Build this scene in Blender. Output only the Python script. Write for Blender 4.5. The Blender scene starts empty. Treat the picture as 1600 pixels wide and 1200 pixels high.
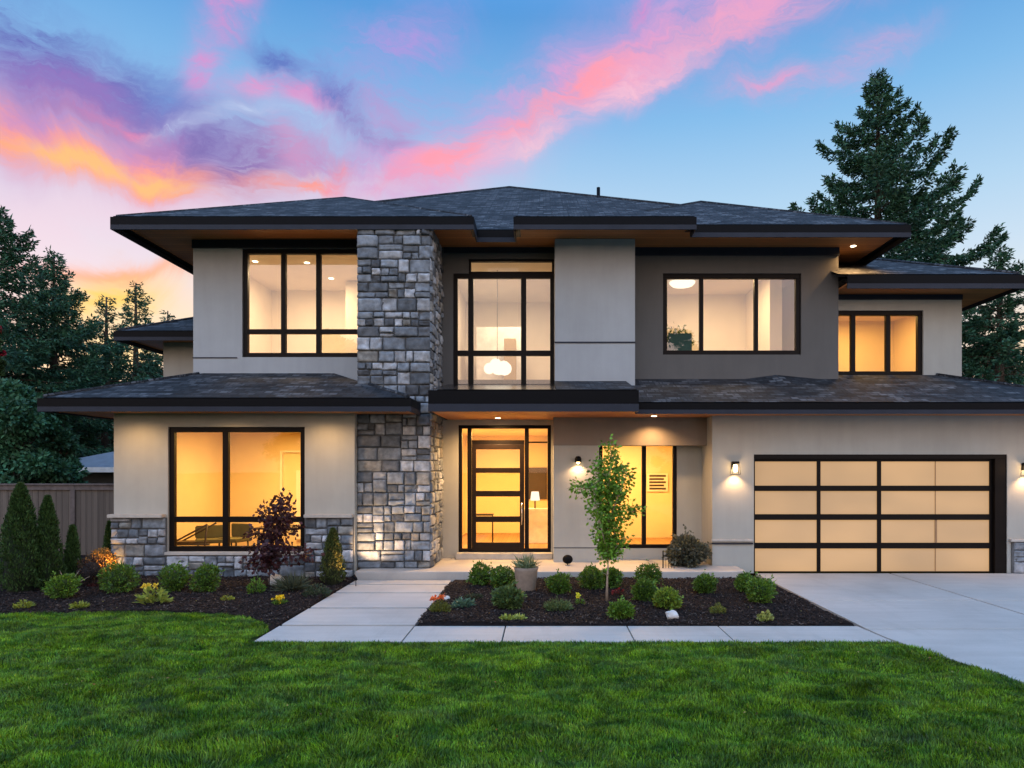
import bpy, bmesh, math, random
import numpy as np
from mathutils import Vector, Matrix, noise as mnoise

# ------------------------------------------------------------------ camera, world, sun, exposure
sc = bpy.context.scene
F = 1067.0; HX = 850.0; HY = 731.0; CAMZ = 2.14
def PX(px, Y): return (px - HX) / F * Y            # photo column -> metres at depth Y
def PZ(py, Y): return CAMZ + (HY - py) / F * Y     # photo row -> height at depth Y
cam_d = bpy.data.cameras.new('camera'); cam = bpy.data.objects.new('camera', cam_d)
sc.collection.objects.link(cam); sc.camera = cam
cam.location = (0, 0, CAMZ); cam.rotation_euler = (math.radians(90), 0, 0)
cam_d.lens = 24.0; cam_d.sensor_width = 36.0
cam_d.shift_x = -50/1600; cam_d.shift_y = 131/1600
cam_d.clip_end = 3000; cam_d.clip_start = 0.1
sc.view_settings.view_transform = 'Standard'; sc.view_settings.look = 'None'
sc.view_settings.exposure = 0.0; sc.view_settings.gamma = 1.0
sc.cycles.use_denoising = True
sc.cycles.max_bounces = 8; sc.cycles.diffuse_bounces = 4; sc.cycles.glossy_bounces = 3
sc.cycles.transparent_max_bounces = 8; sc.cycles.transmission_bounces = 4
sc.cycles.sample_clamp_indirect = 4.0
sc.cycles.caustics_reflective = False; sc.cycles.caustics_refractive = False

def lin(r, g, b):
    f = lambda c: ((c/255+0.055)/1.055)**2.4 if c > 10 else c/255/12.92
    return (f(r), f(g), f(b), 1.0)

class NT:
    """small node-graph helper"""
    def __init__(s, tree): s.t = tree; s.n = tree.nodes; s.l = tree.links
    def new(s, typ, **kw):
        nd = s.n.new(typ)
        for k, v in kw.items(): setattr(nd, k, v)
        return nd
    def put(s, sock, v):
        if v is None: return
        if hasattr(v, 'links') or isinstance(v, bpy.types.NodeSocket): s.l.new(v, sock)
        else: sock.default_value = v
    def math(s, op, a, b=None, c=None, clamp=False):
        nd = s.new('ShaderNodeMath', operation=op); nd.use_clamp = clamp
        s.put(nd.inputs[0], a); s.put(nd.inputs[1], b); s.put(nd.inputs[2], c)
        return nd.outputs[0]
    def vmath(s, op, a, b=None, out=0):
        nd = s.new('ShaderNodeVectorMath', operation=op)
        s.put(nd.inputs[0], a)
        if b is not None: s.put(nd.inputs[3 if op == 'SCALE' else 1], b)
        return nd.outputs[out]
    def mix(s, fac, a, b, bt='MIX'):
        nd = s.new('ShaderNodeMixRGB', blend_type=bt)
        s.put(nd.inputs[0], fac); s.put(nd.inputs[1], a); s.put(nd.inputs[2], b)
        return nd.outputs[0]
    def noise(s, vec, scale, detail=4, rough=0.5, dist=0.0, out=0):
        nd = s.new('ShaderNodeTexNoise')
        s.put(nd.inputs['Vector'], vec); nd.inputs['Scale'].default_value = scale
        nd.inputs['Detail'].default_value = detail; nd.inputs['Roughness'].default_value = rough
        nd.inputs['Distortion'].default_value = dist
        return nd.outputs[out]
    def mapping(s, vec, loc=(0,0,0), rot=(0,0,0), scale=(1,1,1), vt='POINT'):
        nd = s.new('ShaderNodeMapping', vector_type=vt)
        s.put(nd.inputs[0], vec); nd.inputs[1].default_value = loc
        nd.inputs[2].default_value = rot; nd.inputs[3].default_value = scale
        return nd.outputs[0]
    def ramp(s, fac, stops, interp='LINEAR'):
        nd = s.new('ShaderNodeValToRGB'); nd.color_ramp.interpolation = interp
        s.put(nd.inputs[0], fac); e = nd.color_ramp.elements
        while len(e) < len(stops): e.new(0.5)
        for i, (p, c) in enumerate(stops):
            e[i].position = p; e[i].color = c if len(c) == 4 else (*c, 1)
        return nd.outputs[0]
    def rng(s, v, a, b, c=0.0, d=1.0):
        nd = s.new('ShaderNodeMapRange'); s.put(nd.inputs[0], v)
        nd.inputs[1].default_value = a; nd.inputs[2].default_value = b
        nd.inputs[3].default_value = c; nd.inputs[4].default_value = d
        return nd.outputs[0]

SKY_STRENGTH = 1.0
BACK_GAIN = 3.0       # the sky behind the camera and overhead, which lights the house front
def build_world():
    w = bpy.data.worlds.new('World'); sc.world = w; w.use_nodes = True
    g = NT(w.node_tree); g.n.clear()
    out = g.new('ShaderNodeOutputWorld'); bg = g.new('ShaderNodeBackground')
    g.l.new(bg.outputs[0], out.inputs[0])
    d = g.new('ShaderNodeTexCoord').outputs['Generated']
    sep = g.new('ShaderNodeSeparateXYZ'); g.l.new(d, sep.inputs[0])
    x, y, z = sep.outputs
    az = g.math('ARCTAN2', x, y)
    el = g.math('ARCSINE', z)
    # twilight gradient by height
    base = g.ramp(g.math('MAXIMUM', z, 0.0), [
        (0.0, lin(255, 226, 190)), (0.12, lin(246, 228, 222)), (0.24, lin(212, 228, 243)),
        (0.34, lin(178, 213, 241)), (0.45, lin(128, 186, 234)), (0.56, lin(74, 150, 218)), (1.0, lin(70, 128, 205))])
    # left side of the sky (towards the set sun) warmer near the horizon
    warm = g.math('MULTIPLY', g.rng(az, 0.25, -0.45), g.rng(z, 0.44, 0.22))
    base = g.mix(g.math('MULTIPLY', warm, 0.55), base, lin(246, 216, 226))
    # warped coordinates for clouds
    n1 = g.noise(d, 3.2, 2, 0.5, 0.6, out=1); n2 = g.noise(d, 8.0, 5, 0.62, 1.2, out=1)
    comb = g.new('ShaderNodeCombineXYZ'); g.l.new(az, comb.inputs[0]); g.l.new(el, comb.inputs[1])
    wv = g.vmath('SUBTRACT', n1, (0.5, 0.5, 0.5)); wv = g.vmath('SCALE', wv, 0.09)
    wv2 = g.vmath('SUBTRACT', n2, (0.5, 0.5, 0.5)); wv2 = g.vmath('SCALE', wv2, 0.075)
    P = g.vmath('ADD', g.vmath('ADD', comb.outputs[0], wv), wv2)
    P = g.vmath('MULTIPLY', P, (1, 1, 0))
    st = g.mapping(P, rot=(0, 0, math.radians(-24)), scale=(3.0, 17.0, 1))
    wisp = g.noise(st, 1.6, 6, 0.62, 0.8)
    wisp2 = g.noise(g.mapping(P, rot=(0, 0, math.radians(-30)), scale=(7.0, 30.0, 1)), 1.6, 6, 0.7, 1.2)
    wispf = g.math('MULTIPLY', g.rng(wisp, 0.36, 0.64, 0.4, 1.25), g.rng(wisp2, 0.38, 0.60, 0.62, 1.18))
    col = base
    def ae(px, py):
        a = math.atan((px-HX)/F); return a, math.atan((HY-py)/F*math.cos(a))
    def stroke(pts, w, c, k, wispy=1.0):
        nonlocal col
        tot = None
        for (p0, p1) in zip(pts[:-1], pts[1:]):
            a0, e0 = ae(*p0); a1, e1 = ae(*p1)
            L = math.hypot(a1-a0, e1-e0); ang = math.atan2(e1-e0, a1-a0)
            q = g.mapping(P, loc=((a0+a1)/2, (e0+e1)/2, 0), rot=(0, 0, ang), scale=(L*0.62+1e-3, w/F*0.85, 1), vt='TEXTURE')
            d2 = g.vmath('DOT_PRODUCT', q, q, out=1)
            v = g.math('POWER', 2.718, g.math('MULTIPLY', d2, -1.0))
            tot = v if tot is None else g.math('MAXIMUM', tot, v)
        f = g.math('MULTIPLY', g.math('MULTIPLY', tot, k), wispf if wispy else 1.0, clamp=True)
        col = g.mix(f, col, c)
    S = stroke
    # hazes first
    S([(-100, 330), (450, 345)], 60, lin(240, 206, 224), .6, 0)
    S([(450, 300), (760, 270)], 40, lin(236, 186, 214), .6, 0)
    S([(880, 90), (1060, 40)], 80, lin(150, 160, 222), .55, 0)
    S([(-40, 190), (120, 215), (330, 262)], 58, lin(206, 140, 198), 1.1, 0)
    S([(-60, 120), (200, 175)], 60, lin(150, 140, 210), .7, 0)
    S([(350, 215), (660, 190)], 62, lin(176, 146, 206), .9)
    S([(480, 235), (640, 200)], 40, lin(186, 160, 212), .8)
    S([(-60, 20), (130, 100), (330, 222)], 46, lin(84, 98, 182), 1.3)
    S([(0, 100), (200, 165), (310, 225)], 40, lin(140, 112, 190), 1.0)
    S([(60, 150), (280, 200)], 22, lin(128, 112, 186), .7)
    S([(110, 165), (250, 212)], 12, lin(228, 132, 178), .7)
    S([(-40, 190), (60, 225), (170, 262), (300, 282)], 36, lin(250, 150, 150), 1.1)
    S([(-60, 215), (60, 245), (200, 285), (330, 292)], 20, lin(255, 164, 130), .9)
    S([(270, 280), (350, 262), (450, 280), (505, 296)], 18, lin(255, 158, 140), 1.1)
    S([(60, 238), (190, 276), (300, 290)], 15, lin(255, 190, 122), 1.1, 0)
    S([(500, 300), (528, 268), (516, 236)], 18, lin(250, 152, 158), .95)
    S([(300, 195), (325, 250), (430, 225)], 34, lin(120, 104, 176), 1.15)
    S([(400, 230), (520, 235)], 30, lin(190, 140, 192), .8)
    S([(355, 170), (400, 165)], 20, lin(112, 132, 196), .7)
    S([(430, 185), (455, 250)], 30, lin(214, 150, 196), .7)
    S([(284, 115), (318, 50), (400, -10)], 26, lin(222, 142, 206), .9)
    S([(365, 128), (440, 122), (550, 175)], 17, lin(226, 146, 202), .95)
    S([(400, 75), (500, 112), (580, 205)], 20, lin(92, 120, 196), .9)
    S([(560, 95), (700, 50)], 40, lin(176, 150, 222), .75)
    S([(200, 110), (280, 150)], 40, lin(110, 150, 214), .6)
    S([(230, 195), (330, 165), (420, 165)], 12, lin(190, 205, 238), .7)
    S([(430, 165), (560, 215)], 26, lin(158, 196, 236), .8)
    S([(590, 292), (668, 232)], 10, lin(255, 146, 164), 1.1)
    S([(540, 170), (600, 215), (660, 215)], 18, lin(128, 116, 184), .8)
    S([(560, 300), (720, 228), (850, 165), (960, 95), (1090, 42), (1260, -25)], 50, lin(214, 160, 214), .95)
    S([(640, 262), (780, 222), (900, 170), (1060, 90), (1230, 10)], 26, lin(238, 164, 200), .8)
    S([(640, 262), (780, 215), (880, 165), (990, 98)], 20, lin(255, 156, 176), 1.0)
    S([(760, 245), (900, 190), (1060, 110)], 20, lin(244, 190, 214), .8)
    S([(1000, 95), (1260, 30)], 15, lin(238, 166, 202), .7)
    S([(815, 240), (860, 215)], 18, lin(238, 196, 216), .8)
    S([(1150, 145), (1270, 125), (1400, 60)], 22, lin(226, 162, 206), .85)
    S([(1005, 30), (1040, -10)], 12, lin(218, 140, 204), .8)
    # sunset near the horizon
    S([(60, 430), (340, 440)], 16, lin(250, 164, 132), .9, 0)
    S([(110, 478), (260, 468)], 28, lin(255, 206, 96), 1.1, 0)
    S([(60, 560), (330, 540)], 60, lin(255, 226, 160), .9, 0)
    S([(1500, 600), (1700, 500)], 70, lin(255, 224, 184), .9, 0)
    # sky behind the camera: broad pink afterglow bands over blue, brighter
    back = g.rng(y, 0.15, -0.45)
    hi = g.rng(z, 0.55, 0.95)
    pb = g.noise(g.mapping(d, scale=(1.2, 1.2, 5.0)), 2.0, 5, 0.6, 0.6)
    backc = g.ramp(z, [(0.0, lin(230, 200, 172)), (0.16, lin(222, 194, 180)), (0.33, lin(192, 190, 196)), (0.6, lin(142, 178, 212)), (1.0, lin(122, 168, 222))])
    backc = g.mix(g.math('MULTIPLY', g.rng(pb, 0.48, 0.66), 0.25), backc, lin(230, 190, 198))
    backc = g.mix(1.0, backc, (BACK_GAIN,)*3+(1,), 'MULTIPLY')
    col = g.mix(back, col, backc)
    col = g.mix(g.math('MULTIPLY', hi, 0.8), col, tuple(v*BACK_GAIN for v in lin(126, 170, 220)[:3])+(1,))
    # the physical sky of a sun just at the horizon adds its glow on the left
    nish = g.new('ShaderNodeTexSky', sky_type='NISHITA'); nish.sun_disc = False
    nish.sun_elevation = math.radians(1.0); nish.sun_rotation = math.radians(-38)
    col = g.mix(0.03, col, nish.outputs[0], 'ADD')
    g.l.new(col, bg.inputs[0]); bg.inputs[1].default_value = SKY_STRENGTH
build_world()

sun_d = bpy.data.lights.new('sun', 'SUN'); sun_d.energy = 0.25; sun_d.angle = math.radians(12)
sun_d.color = (1.0, 0.72, 0.5)
sun = bpy.data.objects.new('sun', sun_d); sc.collection.objects.link(sun)
sa, se = math.radians(-38), math.radians(4)     # last glow, behind the house on the left
sdir = Vector((math.sin(sa)*math.cos(se), math.cos(sa)*math.cos(se), math.sin(se)))
sun.rotation_euler = sdir.to_track_quat('Z', 'Y').to_euler()

# ------------------------------------------------------------------ helpers
C = sc.collection
def tag(o, label=None, cat=None, group=None, kind=None):
    if label: o['label'] = label
    if cat: o['category'] = cat
    if group: o['group'] = group
    if kind: o['kind'] = kind
    return o
def empty(name, loc, label, cat, group=None):
    o = bpy.data.objects.new(name, None); C.objects.link(o); o.location = loc
    o.empty_display_size = 0.3
    return tag(o, label, cat, group)
def parent(o, p):
    o.parent = p
    if p.type == 'EMPTY':
        o.matrix_parent_inverse = Matrix.Translation(-Vector(p.location)) if tuple(o.location) == (0, 0, 0) and not o.get('local') else Matrix()
def link(name, me, mat, par=None, local=False):
    o = bpy.data.objects.new(name, me); C.objects.link(o)
    mats = mat if isinstance(mat, (list, tuple)) else [mat]
    for m in mats: me.materials.append(m)
    if par is not None:
        o.parent = par
        if not local:
            root = par
            while root.parent is not None: root = root.parent
            if par is root: o.matrix_parent_inverse = Matrix.Translation(-Vector(root.location))
    return o
class MB:
    """collects shapes into one mesh"""
    def __init__(s): s.v = []; s.f = []; s.m = []; s.sm = []
    def quad(s, *pts, mi=0, smooth=False):
        i = len(s.v); s.v += [tuple(p) for p in pts]; s.f.append(tuple(range(i, i+len(pts)))); s.m.append(mi); s.sm.append(smooth); return s
    def box(s, x0, x1, y0, y1, z0, z1, mi=0, bev=0.0):
        i = len(s.v)
        if bev <= 0:
            s.v += [(x0,y0,z0),(x1,y0,z0),(x1,y1,z0),(x0,y1,z0),(x0,y0,z1),(x1,y0,z1),(x1,y1,z1),(x0,y1,z1)]
            for q in ((3,2,1,0),(4,5,6,7),(0,1,5,4),(1,2,6,5),(2,3,7,6),(3,0,4,7)):
                s.f.append(tuple(i+k for k in q)); s.m.append(mi); s.sm.append(False)
        else:
            bm = bmesh.new(); r = bmesh.ops.create_cube(bm, size=1)
            for v in bm.verts: v.co = Vector(((x0+x1)/2+v.co.x*(x1-x0), (y0+y1)/2+v.co.y*(y1-y0), (z0+z1)/2+v.co.z*(z1-z0)))
            bmesh.ops.bevel(bm, geom=bm.edges[:], offset=bev, segments=2, affect='EDGES')
            s.add_bm(bm, mi)
        return s
    def add_bm(s, bm, mi=0, smooth=False, M=None):
        i = len(s.v); bm.verts.index_update()
        for v in bm.verts: s.v.append(tuple(M @ v.co if M else v.co))
        for f in bm.faces:
            s.f.append(tuple(i+v.index for v in f.verts)); s.m.append(mi); s.sm.append(smooth)
        bm.free(); return s
    def tube(s, pts, rad, n=8, mi=0, cap=True, smooth=True):
        pts = [Vector(p) for p in pts]
        rad = rad if isinstance(rad, (list, tuple)) else [rad]*len(pts)
        base = len(s.v)
        for k, p in enumerate(pts):
            t = (pts[min(k+1, len(pts)-1)] - pts[max(k-1, 0)])
            if t.length < 1e-9: t = Vector((0, 0, 1))
            t.normalize(); a = t.orthogonal().normalized() if abs(t.z) > .99 else t.cross(Vector((0, 0, 1))).normalized()
            b = t.cross(a)
            for j in range(n):
                an = 2*math.pi*j/n; s.v.append(tuple(p + (a*math.cos(an)+b*math.sin(an))*rad[k]))
        for k in range(len(pts)-1):
            for j in range(n):
                a0 = base+k*n+j; a1 = base+k*n+(j+1) % n
                s.f.append((a0, a1, a1+n, a0+n)); s.m.append(mi); s.sm.append(smooth)
        if cap:
            s.f.append(tuple(base+j for j in reversed(range(n)))); s.m.append(mi); s.sm.append(False)
            e = base+(len(pts)-1)*n; s.f.append(tuple(e+j for j in range(n))); s.m.append(mi); s.sm.append(False)
        return s
    def lathe(s, prof, c=(0, 0, 0), n=24, mi=0, smooth=True):
        base = len(s.v)
        for (r, z) in prof:
            for j in range(n):
                a = 2*math.pi*j/n; s.v.append((c[0]+r*math.cos(a), c[1]+r*math.sin(a), c[2]+z))
        for k in range(len(prof)-1):
            for j in range(n):
                a0 = base+k*n+j; a1 = base+k*n+(j+1) % n
                s.f.append((a0, a1, a1+n, a0+n)); s.m.append(mi); s.sm.append(smooth)
        return s
    def build(s, name, mat, par=None, uv=False, local=False, bevel=0.0):
        me = bpy.data.meshes.new(name); me.from_pydata(s.v, [], s.f)
        me.polygons.foreach_set('material_index', s.m); me.polygons.foreach_set('use_smooth', s.sm)
        if uv:
            u = me.uv_layers.new(name='UVMap')
            for p in me.polygons:
                nx, ny = abs(p.normal.x), abs(p.normal.y); nz = abs(p.normal.z)
                for li in p.loop_indices:
                    co = me.vertices[me.loops[li].vertex_index].co
                    if nx > ny: u.data[li].uv = (co.y, co.x/max(.3, nz) if nz > .3 else co.z)
                    else: u.data[li].uv = (co.x, co.y/max(.3, nz) if nz > .3 else co.z)
        me.update()
        o = link(name, me, mat, par, local)
        if bevel:
            b = o.modifiers.new('bevel', 'BEVEL'); b.width = bevel; b.segments = 2; b.limit_method = 'ANGLE'
        return o
def np_mesh(name, V, Fq, col=None, smooth=False):
    """fast mesh from numpy: V (n,3), Fq (m,k) all faces with k corners, col (n,3)"""
    me = bpy.data.meshes.new(name); n, (m, k) = len(V), Fq.shape
    me.vertices.add(n); me.vertices.foreach_set('co', V.astype(np.float32).ravel())
    me.loops.add(m*k); me.loops.foreach_set('vertex_index', Fq.astype(np.int32).ravel())
    me.polygons.add(m); me.polygons.foreach_set('loop_start', np.arange(0, m*k, k, dtype=np.int32))
    me.polygons.foreach_set('loop_total', np.full(m, k, dtype=np.int32))
    if smooth: me.polygons.foreach_set('use_smooth', np.ones(m, dtype=bool))
    me.update(calc_edges=True)
    if col is not None:
        a = me.color_attributes.new('col', 'FLOAT_COLOR', 'POINT')
        c4 = np.ones((n, 4), np.float32); c4[:, :3] = col; a.data.foreach_set('color', c4.ravel())
    return me
def unit(a): return a/np.maximum(np.linalg.norm(a, axis=1, keepdims=True), 1e-9)
def leaf_arrays(rs, P, D, L, W, col, fold=0.25):
    """diamond leaves: P base, D unit direction, L length, W width"""
    n = len(P); R = unit(rs.normal(size=(n, 3))); S = unit(np.cross(D, R)); Nn = np.cross(S, D)
    L = np.broadcast_to(np.asarray(L, float), (n,))[:, None]; W = np.broadcast_to(np.asarray(W, float), (n,))[:, None]
    mid = P + D*L*0.5 + Nn*L*fold*0.3
    V = np.stack([P, mid+S*W*.5, P+D*L, mid-S*W*.5], 1).reshape(-1, 3)
    Fq = np.arange(n*4).reshape(n, 4)
    return V, Fq, np.repeat(col, 4, axis=0)
def leaves(name, rs, P, D, L, W, col, mat, par=None, fold=.25):
    V, Fq, c = leaf_arrays(rs, P, D, L, W, col, fold)
    return link(name, np_mesh(name, V, Fq, c), mat, par, local=par is not None)
def sweep(name, pts, prof, mat, par, z=0.0, side=1):
    """extrude profile [(out, z)] along a 2-D polyline, outward on the given side, mitred"""
    mb = MB(); pts = [Vector(p) for p in pts]; n = len(prof)
    for i, p in enumerate(pts):
        ns = []
        for a, b in ((i-1, i), (i, i+1)):
            if 0 <= a and b < len(pts):
                t = (pts[b]-pts[a]).normalized(); ns.append(Vector((t.y, -t.x))*side)
        if len(ns) == 2:
            m = (ns[0]+ns[1]); m = m/(1+ns[0].dot(ns[1])) if abs(1+ns[0].dot(ns[1])) > 1e-6 else ns[0]
        else: m = ns[0]
        for (o, zz) in prof: mb.v.append((p.x+m.x*o, p.y+m.y*o, z+zz))
    for i in range(len(pts)-1):
        for j in range(n):
            a = i*n+j; b = i*n+(j+1) % n
            mb.f.append((a, b, b+n, a+n)); mb.m.append(0); mb.sm.append(False)
    mb.f.append(tuple(range(n))); mb.m.append(0); mb.sm.append(False)
    e = (len(pts)-1)*n; mb.f.append(tuple(e+j for j in reversed(range(n)))); mb.m.append(0); mb.sm.append(False)
    return mb.build(name, mat, par)

# ------------------------------------------------------------------ materials
def mat(name):
    m = bpy.data.materials.new(name); m.use_nodes = True; g = NT(m.node_tree)
    b = g.n['Principled BSDF']; return m, g, b
def objco(g): return g.new('ShaderNodeTexCoord').outputs['Object']
def bump(g, b, h, strength=.3, dist=.01):
    bp = g.new('ShaderNodeBump'); bp.inputs['Strength'].default_value = strength; bp.inputs['Distance'].default_value = dist
    g.l.new(h, bp.inputs['Height']); g.l.new(bp.outputs[0], b.inputs['Normal'])
def plain(name, c, rough=.6, metal=0.0, spec=.5, var=0.12, vs=6.0, bs=0.0, bscale=120):
    m, g, b = mat(name); o = objco(g)
    n = g.noise(o, vs, 5, .6)
    k = g.rng(n, .3, .7, 1-var, 1+var)
    cc = g.mix(1.0, (*c, 1), g.vmath('SCALE', (1, 1, 1), k), 'MULTIPLY')
    g.l.new(cc, b.inputs['Base Color']); b.inputs['Roughness'].default_value = rough
    b.inputs['Metallic'].default_value = metal; b.inputs['Specular IOR Level'].default_value = spec
    if bs: bump(g, b, g.noise(o, bscale, 3, .6), bs, .004)
    return m
def stucco(name, c):
    m, g, b = mat(name); o = objco(g)
    n = g.noise(o, .9, 5, .65); n2 = g.noise(g.mapping(o, scale=(6, 6, .6)), 1.0, 4, .6)
    k = g.math('MULTIPLY', g.rng(n, .3, .7, .93, 1.06), g.rng(n2, .3, .7, .96, 1.03))
    g.l.new(g.mix(1.0, (*c, 1), g.vmath('SCALE', (1, 1, 1), k), 'MULTIPLY'), b.inputs['Base Color'])
    b.inputs['Roughness'].default_value = .9; b.inputs['Specular IOR Level'].default_value = .2
    bump(g, b, g.noise(o, 90, 4, .7), .5, .006)
    return m
def colattr(name, rough=.7, spec=.3, trans=0.0, var=.15, vs=30, bs=0.0):
    m, g, b = mat(name)
    a = g.new('ShaderNodeAttribute'); a.attribute_name = 'col'; o = objco(g)
    k = g.rng(g.noise(o, vs, 4, .6), .3, .7, 1-var, 1+var)
    cc = g.mix(1.0, a.outputs['Color'], g.vmath('SCALE', (1, 1, 1), k), 'MULTIPLY')
    g.l.new(cc, b.inputs['Base Color']); b.inputs['Roughness'].default_value = rough
    b.inputs['Specular IOR Level'].default_value = spec
    if bs: bump(g, b, g.noise(o, 60, 6, .7), bs, .01)
    if trans:
        t = g.new('ShaderNodeBsdfTranslucent'); g.l.new(cc, t.inputs[0])
        mx = g.new('ShaderNodeMixShader'); mx.inputs[0].default_value = trans
        g.l.new(b.outputs[0], mx.inputs[1]); g.l.new(t.outputs[0], mx.inputs[2])
        g.l.new(mx.outputs[0], g.n['Material Output'].inputs[0])
    return m
def emis(name, c, s):
    m, g, b = mat(name); g.n.remove(b); e = g.new('ShaderNodeEmission')
    e.inputs[0].default_value = (*c, 1); e.inputs[1].default_value = s
    g.l.new(e.outputs[0], g.n['Material Output'].inputs[0]); return m
def glass(name, base=.06, gain=.9, tint=(.96, .97, .96)):
    m, g, b = mat(name); g.n.remove(b)
    t = g.new('ShaderNodeBsdfTransparent'); t.inputs[0].default_value = (*tint, 1)
    r = g.new('ShaderNodeBsdfGlossy'); r.inputs['Roughness'].default_value = .0
    bp = g.new('ShaderNodeBump'); bp.inputs['Strength'].default_value = .04; bp.inputs['Distance'].default_value = .02
    g.l.new(g.noise(objco(g), 1.2, 1, .4), bp.inputs['Height']); g.l.new(bp.outputs[0], r.inputs['Normal'])
    lw = g.new('ShaderNodeLayerWeight'); lw.inputs[0].default_value = .5
    f = g.math('MULTIPLY_ADD', g.math('POWER', lw.outputs['Facing'], 4.0), gain, base, clamp=True)
    mx = g.new('ShaderNodeMixShader'); g.l.new(f, mx.inputs[0])
    g.l.new(t.outputs[0], mx.inputs[1]); g.l.new(r.outputs[0], mx.inputs[2])
    g.l.new(mx.outputs[0], g.n['Material Output'].inputs[0]); return m
def shingle():
    m, g, b = mat('asphalt_shingle')
    uv = g.new('ShaderNodeTexCoord').outputs['UV']
    uvn = g.vmath('ADD', uv, g.vmath('SCALE', g.noise(uv, 3, 2, .5, out=1), .03))
    def br(scale_w, h, off):
        n = g.new('ShaderNodeTexBrick'); g.l.new(uvn, n.inputs[0]); n.offset = off
        n.inputs['Color1'].default_value = (0, 0, 0, 1); n.inputs['Color2'].default_value = (1, 1, 1, 1); n.inputs['Mortar'].default_value = (.0, .0, .0, 1)
        n.inputs['Scale'].default_value = 1; n.inputs['Brick Width'].default_value = scale_w; n.inputs['Row Height'].default_value = h
        n.inputs['Mortar Size'].default_value = .012; n.inputs['Bias'].default_value = 0; return n
    a = br(.31, .15, .37); a2 = br(.17, .15, .61)
    v = g.math('ADD', g.math('MULTIPLY', a.outputs[0], .6), g.math('MULTIPLY', a2.outputs[0], .4))
    v = g.math('ADD', g.math('MULTIPLY', v, .75), g.math('MULTIPLY', g.noise(uv, 45, 4, .7), .5))
    big = g.noise(uv, .8, 3, .6)
    c = g.ramp(v, [(.12, (.006, .0065, .008)), (.42, (.016, .018, .022)), (.70, (.040, .044, .052)), (1, (.125, .132, .145))])
    c = g.mix(1.0, c, g.vmath('SCALE', (1, 1, 1), g.rng(big, .3, .7, .93, 1.06)), 'MULTIPLY')
    g.l.new(c, b.inputs['Base Color']); b.inputs['Roughness'].default_value = .85; b.inputs['Specular IOR Level'].default_value = .2
    sep = g.new('ShaderNodeSeparateXYZ'); g.l.new(uvn, sep.inputs[0])
    fr = g.math('FRACT', g.math('DIVIDE', sep.outputs[1], .15))
    h = g.math('ADD', g.math('MULTIPLY', g.math('SUBTRACT', 1.0, fr), .7), g.math('MULTIPLY', v, .6))
    bump(g, b, h, .9, .02)
    return m
def wood(name, c1, c2, plank=.14, along='X', rough=.5):
    m, g, b = mat(name); o = objco(g)
    sx = (1.2, 14, 14) if along == 'X' else (14, 1.2, 14) if along == 'Y' else (14, 14, 1.0)
    n = g.noise(g.mapping(o, scale=sx), 2.0, 6, .65, .4)
    sep = g.new('ShaderNodeSeparateXYZ'); g.l.new(o, sep.inputs[0])
    acc = sep.outputs[1] if along == 'X' else sep.outputs[0]
    idx = g.math('FLOOR', g.math('DIVIDE', acc, plank))
    fr = g.math('FRACT', g.math('DIVIDE', acc, plank))
    wn = g.new('ShaderNodeTexWhiteNoise', noise_dimensions='1D'); g.l.new(idx, wn.inputs['W'])
    f = g.math('ADD', g.math('MULTIPLY', n, .6), g.math('MULTIPLY', wn.outputs[0], .45))
    c = g.mix(f, (*c1, 1), (*c2, 1))
    groove = g.math('LESS_THAN', fr, .06)
    c = g.mix(g.math('MULTIPLY', groove, .7), c, (.01, .007, .005, 1))
    g.l.new(c, b.inputs['Base Color']); b.inputs['Roughness'].default_value = rough
    bump(g, b, g.math('SUBTRACT', n, g.math('MULTIPLY', groove, 2.0)), .3, .006)
    return m
def concrete(name, c, joints=None):
    m, g, b = mat(name); o = objco(g)
    n = g.noise(o, .7, 6, .62, .3); n2 = g.noise(g.mapping(o, scale=(.7, 6, 1)), 1.1, 5, .6, .6); n3 = g.noise(o, 60, 4, .7)
    st = g.noise(g.mapping(o, loc=(3, 9, 0), scale=(2.2, .35, 1)), 1.0, 6, .7, .8)
    n2 = g.math('SUBTRACT', n2, g.math('MULTIPLY', g.rng(st, .55, .72), .45))
    k = g.math('MULTIPLY', g.math('MULTIPLY', g.rng(n, .3, .7, .84, 1.08), g.rng(n2, .3, .7, .93, 1.05)), g.rng(n3, .3, .7, .94, 1.05))
    g.l.new(g.mix(1.0, (*c, 1), g.vmath('SCALE', (1, 1, 1), k), 'MULTIPLY'), b.inputs['Base Color'])
    b.inputs['Roughness'].default_value = .62; b.inputs['Specular IOR Level'].default_value = .4
    bump(g, b, n3, .25, .004); return m
M = {}
M['stucco'] = stucco('light_stucco', (.365, .37, .345))
M['stucco_pale'] = stucco('pale_stucco', (.345, .37, .39))
M['stucco_dark'] = stucco('taupe_stucco', (.112, .110, .108))
M['header'] = stucco('shaded_header_stucco', (.22, .19, .165))  # darker brown carries the shading along the header in its colour
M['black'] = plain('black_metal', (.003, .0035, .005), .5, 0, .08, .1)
M['fascia'] = plain('dark_fascia', (.022, .027, .040), .5, 0, .15, .12, 3)
M['gutter'] = plain('dark_gutter', (.007, .011, .018), .35, 0, .18, .1, 3)
M['frame'] = plain('bronze_frame', (.005, .0035, .0035), .45, 0, .12, .1)
M['doorwood'] = plain('dark_door_wood', (.012, .007, .005), .45, 0, .15, .2, 10)
M['shingle'] = shingle()
M['soffit'] = wood('cedar_soffit', (.34, .115, .038), (.62, .26, .085), .14, 'X')
M['canopy_metal'] = plain('canopy_metal', (.03, .03, .035), .22, .6, .5, .08)
M['stone'] = colattr('ashlar_stone', .85, .25, 0, .35, 9, .8)
M['mortar'] = plain('mortar', (.10, .105, .11), .95, 0, .2, .2)
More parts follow.
